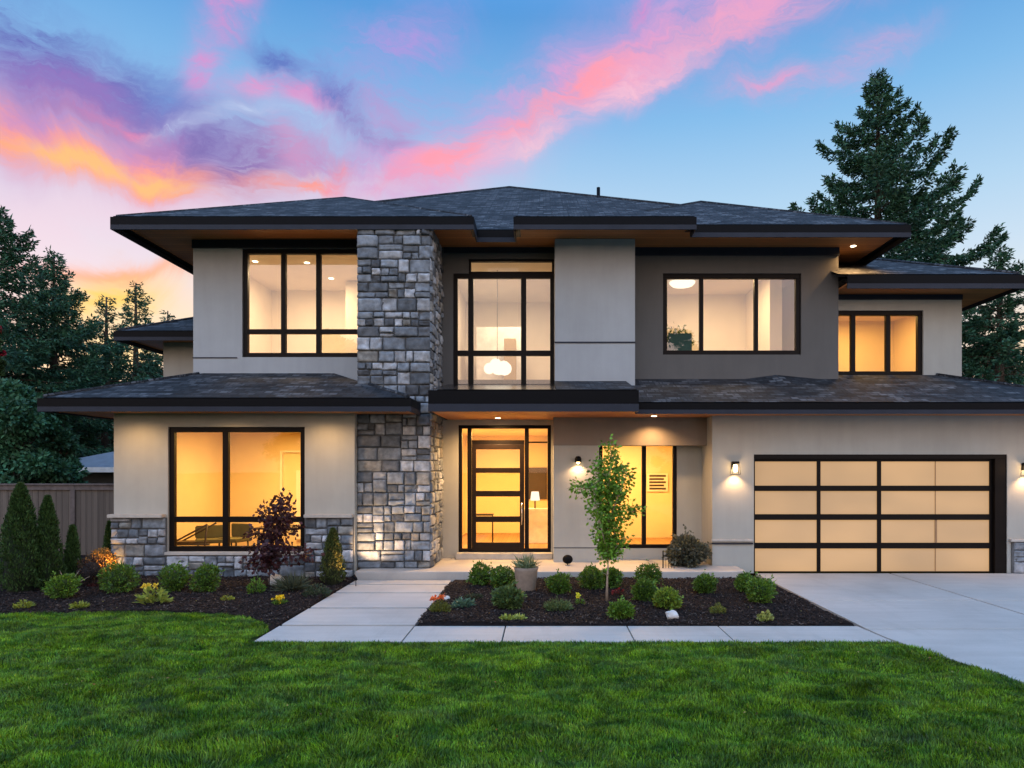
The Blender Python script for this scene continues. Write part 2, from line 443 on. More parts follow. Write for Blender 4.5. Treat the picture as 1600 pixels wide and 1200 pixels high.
M['cap'] = plain('cast_stone_cap', (.42, .40, .37), .8, 0, .3, .12, 8, .3)
M['glass'] = glass('window_glass', .04, .7)
M['glass_up'] = glass('coated_window_glass', .16, .8)
M['concrete'] = concrete('broom_concrete', (.43, .42, .405))
M['porch'] = concrete('porch_concrete', (.42, .40, .375))
M['room'] = plain('warm_room_paint', (.80, .66, .42), .85, 0, .2, .04, 1.5)
M['room_white'] = plain('cream_room_paint', (.82, .76, .66), .85, 0, .2, .04, 1.5)
M['room_shade'] = plain('tan_room_paint', (.50, .36, .19), .85, 0, .2, .04, 1.5)
M['floor_in'] = wood('oak_floor', (.25, .13, .06), (.42, .25, .12), .12, 'Y')
M['furn_dark'] = plain('dark_furniture', (.05, .03, .02), .5)
M['furn_green'] = plain('olive_upholstery', (.13, .12, .05), .8)
M['furn_teal'] = plain('teal_upholstery', (.05, .13, .13), .8)
M['white'] = plain('white_paint', (.75, .74, .72), .6)
M['bulb'] = emis('warm_bulb', (1, .66, .30), 16)
M['bulb_white'] = emis('lamp_white', (1, .84, .62), 1.5)
M['downl'] = emis('downlight_glow', (1, .80, .52), 9)
M['leaf'] = colattr('leaf', .5, .4, .22, .12, 20)
M['needle'] = colattr('needle', .6, .3, .10, .15, 8)
M['bark'] = plain('bark', (.075, .055, .042), .9, 0, .2, .3, 14, .6, 40)
M['bark_pale'] = plain('pale_bark', (.34, .27, .21), .8, 0, .3, .25, 20, .4, 60)
M['bark_purple'] = plain('dark_bark', (.05, .03, .028), .8, 0, .3, .2, 20)
M['mulch_ground'] = plain('mulch_soil', (.010, .007, .007), .95, 0, .15, .35, 25, .8, 60)
M['chips'] = colattr('mulch_chip', .85, .25, 0, .3, 40)
M['rock'] = plain('white_rock', (.55, .54, .52), .8, 0, .3, .15, 12, .6, 30)
M['pot'] = plain('stone_planter', (.25, .20, .16), .8, 0, .3, .15, 12, .4, 60)
M['nroof'] = plain('neighbour_roof', (.16, .18, .21), .8, 0, .3, .12, 4)
M['nwall'] = plain('neighbour_wall', (.055, .06, .06), .85, 0, .3, .12, 4)
M['fence'] = wood('weathered_cedar', (.065, .053, .045), (.145, .12, .10), .145, 'Z', .85)
M['cap_wood'] = plain('weathered_cap', (.12, .10, .095), .85, 0, .2, .25, 9)
def grass_mat():
    m, g, b = mat('grass_blade'); a = g.new('ShaderNodeAttribute'); a.attribute_name = 'col'
    o = objco(g); n = g.noise(g.mapping(o, scale=(.8, 1.8, 1)), 2.4, 6, .7, .5)
    n2 = g.noise(g.mapping(o, loc=(7, 3, 0), scale=(.7, 1.5, 1)), 2.2, 4, .6, .4)
    c = g.mix(g.rng(n, .40, .60), (.048, .160, .010, 1), (.185, .360, .016, 1))
    c = g.mix(g.math('MULTIPLY', g.rng(n2, .52, .70), .45), c, (.075, .150, .070, 1))
    c = g.mix(1.0, c, a.outputs['Color'], 'MULTIPLY'); c = g.mix(1.0, c, (.86, .80, .62, 1), 'MULTIPLY')
    g.l.new(c, b.inputs['Base Color']); b.inputs['Roughness'].default_value = .5; b.inputs['Specular IOR Level'].default_value = .35
    t = g.new('ShaderNodeBsdfTranslucent'); g.l.new(c, t.inputs[0]); mx = g.new('ShaderNodeMixShader'); mx.inputs[0].default_value = .25
    g.l.new(b.outputs[0], mx.inputs[1]); g.l.new(t.outputs[0], mx.inputs[2]); g.l.new(mx.outputs[0], g.n['Material Output'].inputs[0])
    return m
M['grass'] = grass_mat()
M['lawn_soil'] = plain('lawn_soil', (.022, .045, .010), .95, 0, .1, .4, 10)
M['far_ground'] = plain('far_ground', (.035, .055, .02), .95, 0, .1, .3, .5)
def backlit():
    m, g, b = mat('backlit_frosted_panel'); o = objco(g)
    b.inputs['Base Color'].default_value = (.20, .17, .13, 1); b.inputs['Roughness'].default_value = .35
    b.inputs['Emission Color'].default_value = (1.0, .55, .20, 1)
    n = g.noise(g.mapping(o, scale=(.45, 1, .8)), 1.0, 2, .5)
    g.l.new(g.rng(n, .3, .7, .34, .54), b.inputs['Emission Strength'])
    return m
M['panel'] = backlit()

# ------------------------------------------------------------------ the house
rnd = random.Random(7)
house = empty('house', (0.9, 15.0, 0), 'two storey modern house with hip roofs, stucco walls and a tall stone column', 'house')
def facade(name, x0, x1, z0, z1, Y, holes, m, th=.18):
    """wall facing the camera with openings, one closed mesh"""
    xs = sorted({x0, x1, *[h[0] for h in holes], *[h[1] for h in holes]}); zs = sorted({z0, z1, *[h[2] for h in holes], *[h[3] for h in holes]})
    xs = [x for x in xs if x0 <= x <= x1]; zs = [z for z in zs if z0 <= z <= z1]
    def solid(i, j):
        if i < 0 or j < 0 or i >= len(xs)-1 or j >= len(zs)-1: return False
        cx = (xs[i]+xs[i+1])/2; cz = (zs[j]+zs[j+1])/2
        return not any(h[0] < cx < h[1] and h[2] < cz < h[3] for h in holes)
    mb = MB(); a, b = Y, Y+th
    for i in range(len(xs)-1):
        for j in range(len(zs)-1):
            if not solid(i, j): continue
            X0, X1, Z0, Z1 = xs[i], xs[i+1], zs[j], zs[j+1]
            mb.quad((X0,a,Z0),(X1,a,Z0),(X1,a,Z1),(X0,a,Z1)); mb.quad((X1,b,Z0),(X0,b,Z0),(X0,b,Z1),(X1,b,Z1))
            if not solid(i-1, j): mb.quad((X0,b,Z0),(X0,a,Z0),(X0,a,Z1),(X0,b,Z1))
            if not solid(i+1, j): mb.quad((X1,a,Z0),(X1,b,Z0),(X1,b,Z1),(X1,a,Z1))
            if not solid(i, j-1): mb.quad((X0,a,Z0),(X0,b,Z0),(X1,b,Z0),(X1,a,Z0))
            if not solid(i, j+1): mb.quad((X0,a,Z1),(X1,a,Z1),(X1,b,Z1),(X0,b,Z1))
    return mb.build(name, m, house)
def rect(px0, px1, py0, py1, Y): return (PX(px0, Y), PX(px1, Y), PZ(py1, Y), PZ(py0, Y))
def window(r, Y, vs=(), hs=(), fw=.085, mw=.085, d=.10, gm='glass', sill=None, name='window', inset=.045):
    x0, x1, z0, z1 = r; y0, y1 = Y+inset, Y+inset+d
    mb = MB()
    mb.box(x0, x1, y0, y1, z0, z0+fw); mb.box(x0, x1, y0, y1, z1-fw, z1)
    mb.box(x0, x0+fw, y0+.002, y1-.002, z0+fw, z1-fw); mb.box(x1-fw, x1, y0+.002, y1-.002, z0+fw, z1-fw)
    for v in vs: mb.box(v-mw/2, v+mw/2, y0+.004, y1-.004, z0+fw, z1-fw)
    for h in hs: mb.box(x0+fw, x1-fw, y0+.008, y1-.008, h-mw/2, h+mw/2)
    w = mb.build(name, M['frame'], house, bevel=.004)
    # thin inner beads catch light
    gl = MB(); yg = (y0+y1)/2
    gl.quad((x0+fw*.5, yg, z0+fw*.5), (x1-fw*.5, yg, z0+fw*.5), (x1-fw*.5, yg, z1-fw*.5), (x0+fw*.5, yg, z1-fw*.5))
    gl.build('pane', M[gm], w)
    if sill:
        s = MB(); s.box(x0-.04, x1+.04, Y-sill, Y+inset, z0-.06, z0-.002, bev=.006); s.build('sill', M['cap'], w)
    return w
# measured rectangles
YL, YU, YC, YE, YB, YBX, YW, YG, YR, YWR, YWL = 13.3, 14.5, 13.5, 15.0, 14.35, 14.4, 14.8, 13.86, 15.0, 15.4, 17.0
SOF = 3.2; TOP = 6.98
W1 = rect(262, 476, 667, 862, YL); W2 = rect(378, 556, 388, 558, YU)
W3 = rect(716, 861, 664, 863, YE); W4 = rect(708, 863, 427, 606, YE); W4T = rect(732, 863, 404, 427, YE)
W5 = rect(1036, 1252, 427, 554, YR); W6 = (6.47, PX(1443, YWR), 4.02, PZ(485, YWR)); W7 = rect(936, 1058, 690, 857, YW)
GD = rect(1178, 1574, 710, 897, YG)
# front walls
facade('wall', -8.38, -3.69, 0, SOF, YL, [W1], M['stucco'])
facade('wall', -7.45, -3.69, 3.4, TOP, YU, [(W2[0], -3.69, W2[2], W2[3])], M['stucco_pale'])
facade('wall', -2.25, .20, .02, SOF, YE, [(W3[0], W3[1], .02, W3[3])], M['stucco'])
facade('wall', -2.25, .23, 3.5, TOP, YE, [(W4[0], .23, W4[2], W4T[3])], M['stucco_dark'])
MB().box(.20, PX(936, YB), YB, 15.2, .02, PZ(696, YB)).build('wall', M['stucco'], house)
facade('wall', PX(936, YB), 3.43, .02, SOF, YW, [(W7[0], W7[1], W7[2], W7[3])], M['stucco'])
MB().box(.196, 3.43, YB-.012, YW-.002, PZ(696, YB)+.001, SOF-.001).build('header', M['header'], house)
MB().box(.23, 1.92, YBX, 15.3, 3.7, TOP-.01).build('wall', M['stucco_pale'], house)
facade('wall', 1.92, 6.47, 3.5, TOP, YR, [W5], M['stucco_dark'])
facade('wall', 3.416, 10.2, 0, SOF, YG, [(GD[0], GD[1], -.1, GD[3])], M['stucco'])
facade('wall', 6.47, PX(1503, YWR), 3.5, 6.05, YWR, [W6], M['stucco'])
facade('wall', -9.48, -7.45, 3.3, 5.26, YWL, [], M['stucco'])
# side and rear walls
sd = MB()
sd.box(-8.38, -8.2, YL+.18, 26, 0, SOF-.01); sd.box(3.42, 3.6, YG+.18, 15.2, .02, SOF-.01); sd.box(10.02, 10.2, YG+.18, 22, 0, SOF-.01)
sd.box(-8.2, 10.02, 21.8, 22, 0, SOF-.01); sd.box(-7.45, -7.27, YU+.18, 28, 3.4, TOP-.01); sd.box(6.29, 6.47, YR+.18, 28, 3.4, TOP-.01)
sd.box(-7.27, 6.29, 27.8, 28, 0, TOP-.01); sd.box(9.24, 9.42, YWR+.18, 21, 3.4, 6.04); sd.box(6.47, 9.24, 20.8, 21, 3.4, 6.04)
sd.box(-9.48, -9.3, YWL+.18, 21, 3.3, 5.25); sd.box(-9.3, -7.45, 20.8, 21, 3.3, 5.25)
sd.build('side_wall', M['stucco'], house)
# control joints / belly bands on stucco
class _P:
    def __init__(s, n, m): s.nm = n; s.mt = m
    def box(s, *a, **k): MB().box(*a, **k).build(s.nm, s.mt, house)
    def build(s, *a): pass
bd = _P('control_joint', M['fascia'])
zb = PZ(559, YU); bd.box(-7.46, W2[0]-.1, YU-.012, YU-.001, zb-.012, zb+.012)
zb = PZ(535, YBX); bd.box(.22, 1.93, YBX-.014, YBX-.001, zb-.016, zb+.016)
zb = PZ(848, YG); bd.box(3.40, GD[0]-.02, YG-.03, YG-.001, zb-.03, zb+.0)
zb = PZ(856, YB); bd.box(.2, PX(936, YB), YB-.008, YB-.001, zb-.008, zb+.008)
bd.build('control_joint', M['fascia'], house)
cp = _P('ledge', M['cap']); zb = PZ(846, YG); cp.box(3.39, GD[0]-.02, YG-.05, YG-.001, zb, zb+.045, bev=.006)
cp.box(GD[1]+.02, 10.22, YG-.09, YG-.001, zb, zb+.05, bev=.006)
zc = PZ(806, YL)
for a, b in ((-8.42, W1[0]-.03), (W1[1]+.03, -3.70)): cp.box(a, b, YL-.16, YL-.001, zc-.03, zc+.035, bev=.008)
cp.build('ledge', M['cap'], house)
# dark frieze boards under upper eaves; the upper right one is painted-in eave shade
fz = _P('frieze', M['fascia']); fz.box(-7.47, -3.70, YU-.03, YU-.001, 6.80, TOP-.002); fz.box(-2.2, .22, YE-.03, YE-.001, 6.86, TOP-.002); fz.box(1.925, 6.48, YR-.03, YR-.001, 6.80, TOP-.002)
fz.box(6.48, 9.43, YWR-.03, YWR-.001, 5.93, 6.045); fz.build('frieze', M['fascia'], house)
# grey reveal strip beside the upper left window
# windows
window(W1, YL, [PX(350, YL)], [PZ(812, YL)], .10, .11, sill=.07)
window((W2[0], -3.70, W2[2], W2[3]), YU, [PX(441, YU), PX(496, YU)], [PZ(517, YU)], .10, .10, gm='glass_up')
window((W4[0], .225, W4[2]+.002, W4[3]), YE, [PX(735, YE), PX(818, YE)], [PZ(551, YE)], .09, .115, gm='glass_up')
window((W4T[0]+.002, .225, W4T[2]+.002, W4T[3]), YE, [], [], .05, .05)
window(W5, YR, [PX(1097, YR), PX(1183, YR)], [], .10, .085, gm='glass_up')
window((6.475, W6[1], W6[2], W6[3]), YWR, [PX(1335, YWR), PX(1390, YWR)], [PZ(583, YWR)], .10, .10)
window(W7, YW, [PX(1007, YW)], [], .08, .09)
MB().box(W4[0]-.001, W4T[0]+.004, YE+.001, YE+.179, W4[3], W4T[3]+.001).build('wall', M['stucco_dark'], house)
# entry glazing with the door
window((W3[0], W3[1], W3[2], W3[3]), YE, [PX(733, YE), PX(823, YE)], [], .075, .09, name='window')
zt = PZ(694, YE)
dx0, dx1, dz0, dz1 = PX(737, YE), PX(819, YE), W3[2]+.03, zt
tr = MB(); tr.box(dx0, dx1, YE+.05, YE+.14, zt, zt+.09); tr.box(dx1+.1, W3[1]-.08, YE+.05, YE+.14, zt+.03, zt+.06); tr.build('transom_bar', M['frame'], house)
door = MB(); dpx = [(702, 731), (739, 767), (776, 807), (816, 848)]
gx0, gx1 = PX(743.5, YE), PX(812, YE)
door.box(dx0, gx0, YE+.03, YE+.09, dz0, dz1); door.box(gx1, dx1, YE+.03, YE+.09, dz0, dz1)
zz = [dz1] + [z for a, b in dpx for z in (PZ(a, YE), PZ(b, YE))] + [dz0]
for k in range(0, len(zz), 2): door.box(gx0, gx1, YE+.032, YE+.088, zz[k+1], zz[k])
do = door.build('door', M['doorwood'], house, bevel=.004)
gl = MB()
gl.quad((gx0, YE+.06, dz0+.1), (gx1, YE+.06, dz0+.1), (gx1, YE+.06, dz1-.02), (gx0, YE+.06, dz1-.02)); gl.build('pane', M['glass'], do)
hd = MB(); hx = PX(815.5, YE); hd.tube([(hx, YE-.03, PZ(820, YE)), (hx, YE-.03, PZ(785, YE))], .014, 10)
for q in (815, 790): hd.tube([(hx, YE-.03, PZ(q, YE)), (hx, YE+.03, PZ(q, YE))], .01, 8)
hd.build('handle', plain('satin_steel', (.6, .58, .55), .25, 1.0), do)
MB().box(W3[0]-.03, W3[1]+.03, YE-.22, YE+.1, .156, W3[2]-.002, bev=.01).build('threshold', M['cap'], house)
# garage door
gx0, gx1, gz0, gz1 = GD
yd = YG+.10
g = MB()
g.box(gx0, gx1, YG+.02, YG+.12, gz1-.09, gz1); g.box(gx0, gx0+.03, YG+.02, YG+.12, 0.0, gz1-.09)
g.box(PX(1556, YG), gx1, YG+.02, YG+.12, 0.0, gz1-.09)
g.build('garage_frame', M['frame'], house, bevel=.004)
ga = MB(); xa, xb = gx0+.03, PX(1556, YG); za = .012
def gb(pxa, pxb): ga.box(PX(pxa, YG), PX(pxb, YG), yd, yd+.05, za, gz1-.09)
ga.box(xa, PX(1181.5, YG), yd, yd+.05, za, gz1-.09); gb(1280, 1285.5); gb(1375, 1381); gb(1552, 1556)
for a, b in ((715, 721), (759, 767.5), (804, 813), (849, 858), (894, 897)):
    ga.box(xa+.001, xb-.001, yd-.004, yd+.046, max(PZ(b, YG), .01), min(PZ(a, YG), gz1-.09))
gd = ga.build('garage_door', M['frame'], house, bevel=.003)
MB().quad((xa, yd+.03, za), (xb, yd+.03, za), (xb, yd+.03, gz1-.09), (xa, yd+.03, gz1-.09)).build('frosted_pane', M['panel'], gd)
sm = MB(); xs = PX(1467, YG); sm.box(xs-.006, xs+.006, yd+.015, yd+.028, za, gz1-.09); sm.box(xs-.012, xs+.03, yd+.012, yd+.027, PZ(849, YG), PZ(813, YG))
sm.build('stile', plain('tan_stile', (.30, .17, .08), .6), gd)
# soffits
so = MB()
for x0, x1, y0, y1 in ((-8.5, -1.41, 13.45, 29), (-1.41, -.57, 14.2, 29), (-.57, 2.97, 13.45, 29), (2.97, 7.43, 13.9, 29)): so.box(x0, x1, y0, y1, TOP, TOP+.03)
for x0, x1, y0, y1 in ((-9.23, -8.2, 12.5, 22), (-8.2, -2.46, 12.5, 13.6), (-8.2, -3.7, 13.6, 22), (-2.12, 1.73, 12.7, 15.02), (1.73, 3.45, 13.05, 15.02), (3.45, 11.2, 13.05, 22)): so.box(x0, x1, y0, y1, SOF, SOF+.03)
so.box(6.47, 10.23, 14.6, 21.5, 6.05, 6.08); so.box(-10.17, -7.45, 16.2, 21.5, 5.26, 5.29)
so.build('soffit', M['soffit'], house)
# fascia boards and gutters
def eave(pts, z0, z1, side=1):
    h = z1-z0
    sweep('fascia', pts, [(-.03, h*.34), (-.022, h*.34), (-.022, h-.03), (-.03, h-.03)], M['black'], house, z0, side)  # upper tier coloured near-black to stand for the shadow under the gutter
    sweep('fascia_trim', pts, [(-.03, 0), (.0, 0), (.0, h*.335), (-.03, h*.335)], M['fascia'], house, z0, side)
    sweep('gutter', pts, [(-.02, h*.50), (.085, h*.50), (.09, h*.60), (.115, h*.72), (.12, h-.02), (.142, h-.014), (.142, h), (.112, h), (.10, h*.74), (-.02, h*.56)], M['gutter'], house, z0, side)
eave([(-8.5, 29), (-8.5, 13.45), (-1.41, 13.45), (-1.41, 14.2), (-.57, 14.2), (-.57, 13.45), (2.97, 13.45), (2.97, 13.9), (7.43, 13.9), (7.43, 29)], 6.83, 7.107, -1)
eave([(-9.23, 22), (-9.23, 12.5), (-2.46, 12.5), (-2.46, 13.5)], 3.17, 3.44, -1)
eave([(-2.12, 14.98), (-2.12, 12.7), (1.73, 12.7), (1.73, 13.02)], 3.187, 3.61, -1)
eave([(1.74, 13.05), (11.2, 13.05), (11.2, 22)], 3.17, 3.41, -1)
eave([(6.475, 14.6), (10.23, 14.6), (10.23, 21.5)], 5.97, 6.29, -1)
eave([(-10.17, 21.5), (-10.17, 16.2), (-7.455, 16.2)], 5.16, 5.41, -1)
# roofs: sloping sheets with thickness
def roof(polys, name='roof', m='shingle'):
    mb = MB()
    for p in polys:
        mb.quad(*p); mb.quad(*[(x, y, z-.05) for x, y, z in reversed(p)])
    return mb.build(name, M[m], house, uv=True)
def hip(x0, x1, y0, y1, z, p):
    w = (x1-x0)/2; d = (y1-y0)/2
    if w <= d: a = ((x0+x1)/2, y0+w, z+p*w); b = ((x0+x1)/2, y1-w, z+p*w)
    else: a = (x0+d, (y0+y1)/2, z+p*d); b = (x1-d, (y0+y1)/2, z+p*d)
    c = [(x0,y0,z),(x1,y0,z),(x1,y1,z),(x0,y1,z)]
    if w <= d: return [[c[0], c[1], a], [c[1], c[2], b, a], [c[2], c[3], b], [c[3], c[0], a, b]]
    return [[c[0], c[1], b, a], [c[1], c[2], b], [c[2], c[3], a, b], [c[3], c[0], a]]
ze = 7.10; ap = (-1.12, 22.1, 11.22)
roof([[(-8.5, 14.2, ze), (7.43, 14.2, ze), ap], [(7.43, 14.2, ze), (7.43, 29, ze), ap], [(7.43, 29, ze), (-8.5, 29, ze), ap], [(-8.5, 29, ze), (-8.5, 14.2, ze), ap]])
def proj(x0, x1, y0, p, yb):
    w = (x1-x0)/2; xm = (x0+x1)/2; z1 = ze+p*w
    roof([[(x0, y0, ze), (x1, y0, ze), (xm, y0+w, z1)], [(x1, y0, ze), (x1, yb, ze), (xm, yb, z1), (xm, y0+w, z1)], [(x0, yb, ze), (x0, y0, ze), (xm, y0+w, z1), (xm, yb, z1)]])
proj(-8.5, -1.41, 13.45, .50, 18.2); proj(-.57, 2.97, 13.45, .5, 16.6); proj(.53, 7.43, 13.9, .52, 18.0)
roof([[(-9.23, 12.5, 3.43), (-2.46, 12.5, 3.43), (-4.46, 14.5, 4.15), (-7.23, 14.5, 4.15)], [(-2.46, 12.5, 3.43), (-2.46, 14.5, 3.43), (-4.46, 14.5, 4.15)],
      [(-9.23, 22, 3.43), (-9.23, 12.5, 3.43), (-7.23, 14.5, 4.15), (-7.23, 22, 4.15)]])
roof([[(1.74, 13.05, 3.40), (11.2, 13.05, 3.40), (8.85, 15.4, 4.234), (1.74, 15.4, 4.234)], [(11.2, 13.05, 3.40), (11.2, 22, 3.40), (8.85, 22, 4.234), (8.85, 15.4, 4.234)]])
# small cricket where the garage roof meets the upper wall
roof([[(4.2, 14.95, 4.06), (5.1, 14.2, 3.815), (5.1, 14.98, 4.18)], [(5.1, 14.2, 3.815), (6.3, 14.95, 4.06), (5.1, 14.98, 4.18)]])
roof([[(-2.12, 12.7, 3.60), (.22, 12.7, 3.60), (.22, 15.0, 3.975), (-2.12, 15.0, 3.975)]], 'canopy', 'canopy_metal')
roof([[(.22, 12.7, 3.60), (1.73, 12.7, 3.60), (1.73, 14.42, 3.975), (.22, 14.42, 3.975)], [(1.73, 12.7, 3.60), (1.73, 15.0, 3.4), (1.73, 14.42, 3.975)]])
z6 = 6.285; roof([[(6.3, 14.6, z6), (10.23, 14.6, z6), (8.03, 16.8, z6+.99), (6.3, 16.8, z6+.99)], [(10.23, 14.6, z6), (10.23, 21.5, z6), (8.03, 19.3, z6+.99), (8.03, 16.8, z6+.99)]])
roof([[(-10.17, 16.2, 5.40), (-7.3, 16.2, 5.40), (-7.3, 18.2, 6.3), (-8.17, 18.2, 6.3)], [(-10.17, 21.5, 5.40), (-10.17, 16.2, 5.40), (-8.17, 18.2, 6.3), (-8.17, 19.5, 6.3)]])
# ridge and hip caps
rc = MB()
def capline(a, b, r=.045): rc.tube([a, b], r, 6)
for q in ((-8.5, 14.2, ze), (7.43, 14.2, ze)): capline(q, ap)
capline((-8.45, 13.5, ze), (-4.95, 17.0, ze+1.75)); capline((7.4, 13.95, ze), (3.98, 17.35, ze+1.79)); capline((.55, 14.0, ze+.02), (3.98, 17.35, ze+1.79))
capline((-1.45, 13.5, ze), (-4.95, 17.0, ze+1.75)); capline((-9.2, 12.55, 3.45), (-7.3, 14.45, 4.13)); capline((-2.5, 12.55, 3.45), (-3.45, 13.5, 3.78))
capline((11.15, 13.1, 3.42), (8.85, 15.4, 4.24)); capline((10.2, 14.65, z6+.02), (8.03, 16.8, z6+1.0)); capline((-10.12, 16.25, 5.42), (-8.17, 18.2, 6.31))
rc.build('ridge_cap', M['shingle'], house, uv=True)
# vent pipe on the roof
vx, vy = PX(935, 21.3), 21.3
MB().tube([(vx, vy, 10.2), (vx, vy, PZ(293, vy))], .055, 12).build('vent_pipe', M['black'], house)
# recessed lights in the soffits
def downlight(px, py, z, energy, par=house, spot=True, exact=None, size=120):
    if exact: x, y = exact
    else: y = (z-CAMZ)*F/(HY-py); x = PX(px, y)
    r = MB(); r.lathe([(.0, -.006), (.055, -.006), (.06, -.002)], (x, y, z), 16); r.build('downlight', M['downl'], par)
    if spot:
        l = bpy.data.lights.new('downlight_lamp', 'SPOT'); l.energy = energy; l.color = (1, .56, .22); l.spot_size = math.radians(size); l.spot_blend = .8; l.shadow_soft_size = .05
        o = bpy.data.objects.new('downlight_lamp', l); C.objects.link(o); o.location = (x, y, z-.03)
    return x, y
downlight(778, 653, SOF, 520, size=165)
downlight(1022, 650, SOF, 150, size=140)
downlight(0, 0, SOF, 60, exact=(-7.85, 12.72), size=160); downlight(0, 0, SOF, 60, exact=(-4.2, 12.72), size=160); downlight(0, 0, SOF, 45, exact=(-6.0, 12.72), size=160)
downlight(1313, 396, TOP, 160, exact=(6.75, 14.9), size=150)

# ---- stone facing: individually shaped stones over mortar
def stones(regions, name, par, seed, smin=.13):
    """regions: (u0,u1,v0,v1, fn) where fn(u,v,out)->world"""
    R = random.Random(seed); V = []; Fc = []; col = []
    def split(u0, u1, v0, v1, out):
        w, h = u1-u0, v1-v0
        if (w > .50 or h > .28 or (w > .27 and h > .13 and R.random() < .5)):
            if w/h > R.uniform(1.1, 2.2) and w > smin*2: 
                s = u0+w*R.uniform(.33, .67); split(u0, s, v0, v1, out); split(s, u1, v0, v1, out)
            elif h > .2:
                s = v0+h*R.uniform(.35, .65); split(u0, u1, v0, s, out); split(u0, u1, s, v1, out)
            else: out.append((u0, u1, v0, v1))
        else: out.append((u0, u1, v0, v1))
    for (a0, a1, b0, b1, fn) in regions:
        cells = []
        v = b0                                          # loose courses first, so joints run level as laid stone does
        while v < b1-1e-6:
            hh = R.uniform(.20, .54); nv = b1 if b1-v-hh < .14 else v+hh
            split(a0, a1, v, nv, cells); v = nv
        for (u0, u1, v0, v1) in cells:
            gp = .008; u0 += gp; u1 -= gp; v0 += gp; v1 -= gp
            n = 8; base = len(V); dep = R.uniform(.022, .07); tl = R.uniform(-.02, .02); tt = R.uniform(-.015, .015); sx = R.uniform(0, 50)
            jit = [R.uniform(-.010, .010) for _ in range(8)]
            k = R.random()
            if k < .55: bse = np.array((.175, .20, .232))*R.uniform(.5, 1.3)
            elif k < .8: bse = np.array((.31, .33, .36))*R.uniform(.8, 1.25)
            elif k < .88: bse = np.array((.225, .22, .205))*R.uniform(.7, 1.3)
            else: bse = np.array((.095, .105, .12))*R.uniform(.8, 1.2)
            for i in range(n+1):
                for j in range(n+1):
                    s, t = i/n, j/n
                    s2 = .5-.5*math.cos(math.pi*s) if 0 < i < n else s; t2 = .5-.5*math.cos(math.pi*t) if 0 < j < n else t
                    e = min(s2*(u1-u0), (1-s2)*(u1-u0), t2*(v1-v0), (1-t2)*(v1-v0))
                    r = min(1, e/.018); rise = math.sqrt(max(0, 1-(1-r)**2))
                    uu = u0+(u1-u0)*s2; vv = v0+(v1-v0)*t2
                    nz = mnoise.noise((uu*9+sx, vv*9, sx))*.034+mnoise.noise((uu*24, vv*24+sx, 3))*.022
                    if i in (0, n): uu += mnoise.noise((vv*16, sx, 1))*.020
                    if j in (0, n): vv += mnoise.noise((uu*16, sx, 2))*.018
                    o = -.004 if r <= 0 else rise*(dep+nz+tl*(s-.5)*2+tt*(t-.5)*2)
                    V.append(fn(uu, vv, o)); cv = 1+mnoise.noise((uu*12, vv*12, sx))*.35
                    col.append(bse*cv*(.75 if r <= 0 else 1))
            for i in range(n):
                for j in range(n):
                    a = base+i*(n+1)+j; Fc.append((a, a+n+1, a+n+2, a+1))
    me = np_mesh(name, np.array(V), np.array(Fc), np.clip(np.array(col), .01, .6), smooth=True)
    return link(name, me, M['stone'], par)
front = lambda Y: (lambda u, v, o: (u, Y-o, v))
core = MB().box(-3.69+.01, -2.25-.005, YC+.01, YE+.02, .15, TOP-.001).build('stone_column', M['mortar'], house)
stones([(-3.70, -2.24, .155, TOP-.005, front(YC+.005)), (YC-.03, YE, .155, TOP-.005, lambda u, v, o: (-2.252+o*.7, u, v))], 'stone_facing', core, 11)
bs = MB(); zt = zc-.032; zs = W1[2]-.065
bs.box(-8.40, W1[0]-.01, YL-.04, YL-.002, 0, zt); bs.box(W1[1]+.01, -3.70, YL-.04, YL-.002, 0, zt); bs.box(W1[0]-.01, W1[1]+.01, YL-.035, YL-.002, 0, zs-.004)
bs2 = MB(); bs2.box(PX(1580, YG), 10.2, YG-.03, YG-.002, 0, PZ(846, YG)-.002)
sb2 = bs2.build('stone_base', M['mortar'], house)
sb = bs.build('stone_base', M['mortar'], house)
stones([(-8.41, W1[0]-.015, 0.0, zt, front(YL-.035)), (W1[1]+.015, -3.70, 0.0, zt, front(YL-.035)), (W1[0]-.01, W1[1]+.01, 0.0, zs-.01, front(YL-.03))], 'stone_facing', sb, 5)
stones([(PX(1582, YG), 10.2, 0, PZ(846, YG)-.005, front(YG-.028))], 'stone_facing', sb2, 6)

# ---- rooms behind the glass
def room(x0, x1, y0, y1, z0, z1, wm='room', cm='room', fm='floor_in'):
    w = MB(); w.quad((x0,y1,z0),(x1,y1,z0),(x1,y1,z1),(x0,y1,z1)); w.quad((x0,y0,z0),(x0,y1,z0),(x0,y1,z1),(x0,y0,z1)); w.quad((x1,y1,z0),(x1,y0,z0),(x1,y0,z1),(x1,y1,z1))
    w.build('room_wall', M[wm], house)
    MB().quad((x0,y0,z1),(x1,y0,z1),(x1,y1,z1),(x0,y1,z1)).build('ceiling', M[cm], house)
    MB().quad((x0,y0,z0),(x1,y0,z0),(x1,y1,z0),(x0,y1,z0)).build('room_floor', M[fm], house)
def lamp(x, y, z, e, c=(1, .62, .24), s=.8):
    l = bpy.data.lights.new('room_lamp', 'AREA'); l.energy = e; l.color = c; l.shape = 'DISK'; l.size = s
    o = bpy.data.objects.new('room_lamp', l); C.objects.link(o); o.location = (x, y, z)
    return o
AMB = (1, .57, .16); WRM = (1, .69, .38)
room(-8.19, -3.72, YL+.182, 17.6, .08, 3.05); lamp(-6.0, 15.6, 2.98, 190, AMB)
p1 = MB(); p1.box(PX(290, 16.8), PX(303, 16.8), 16.6, 17.59, .09, 3.04); p1.build('partition', M['room_shade'], house)
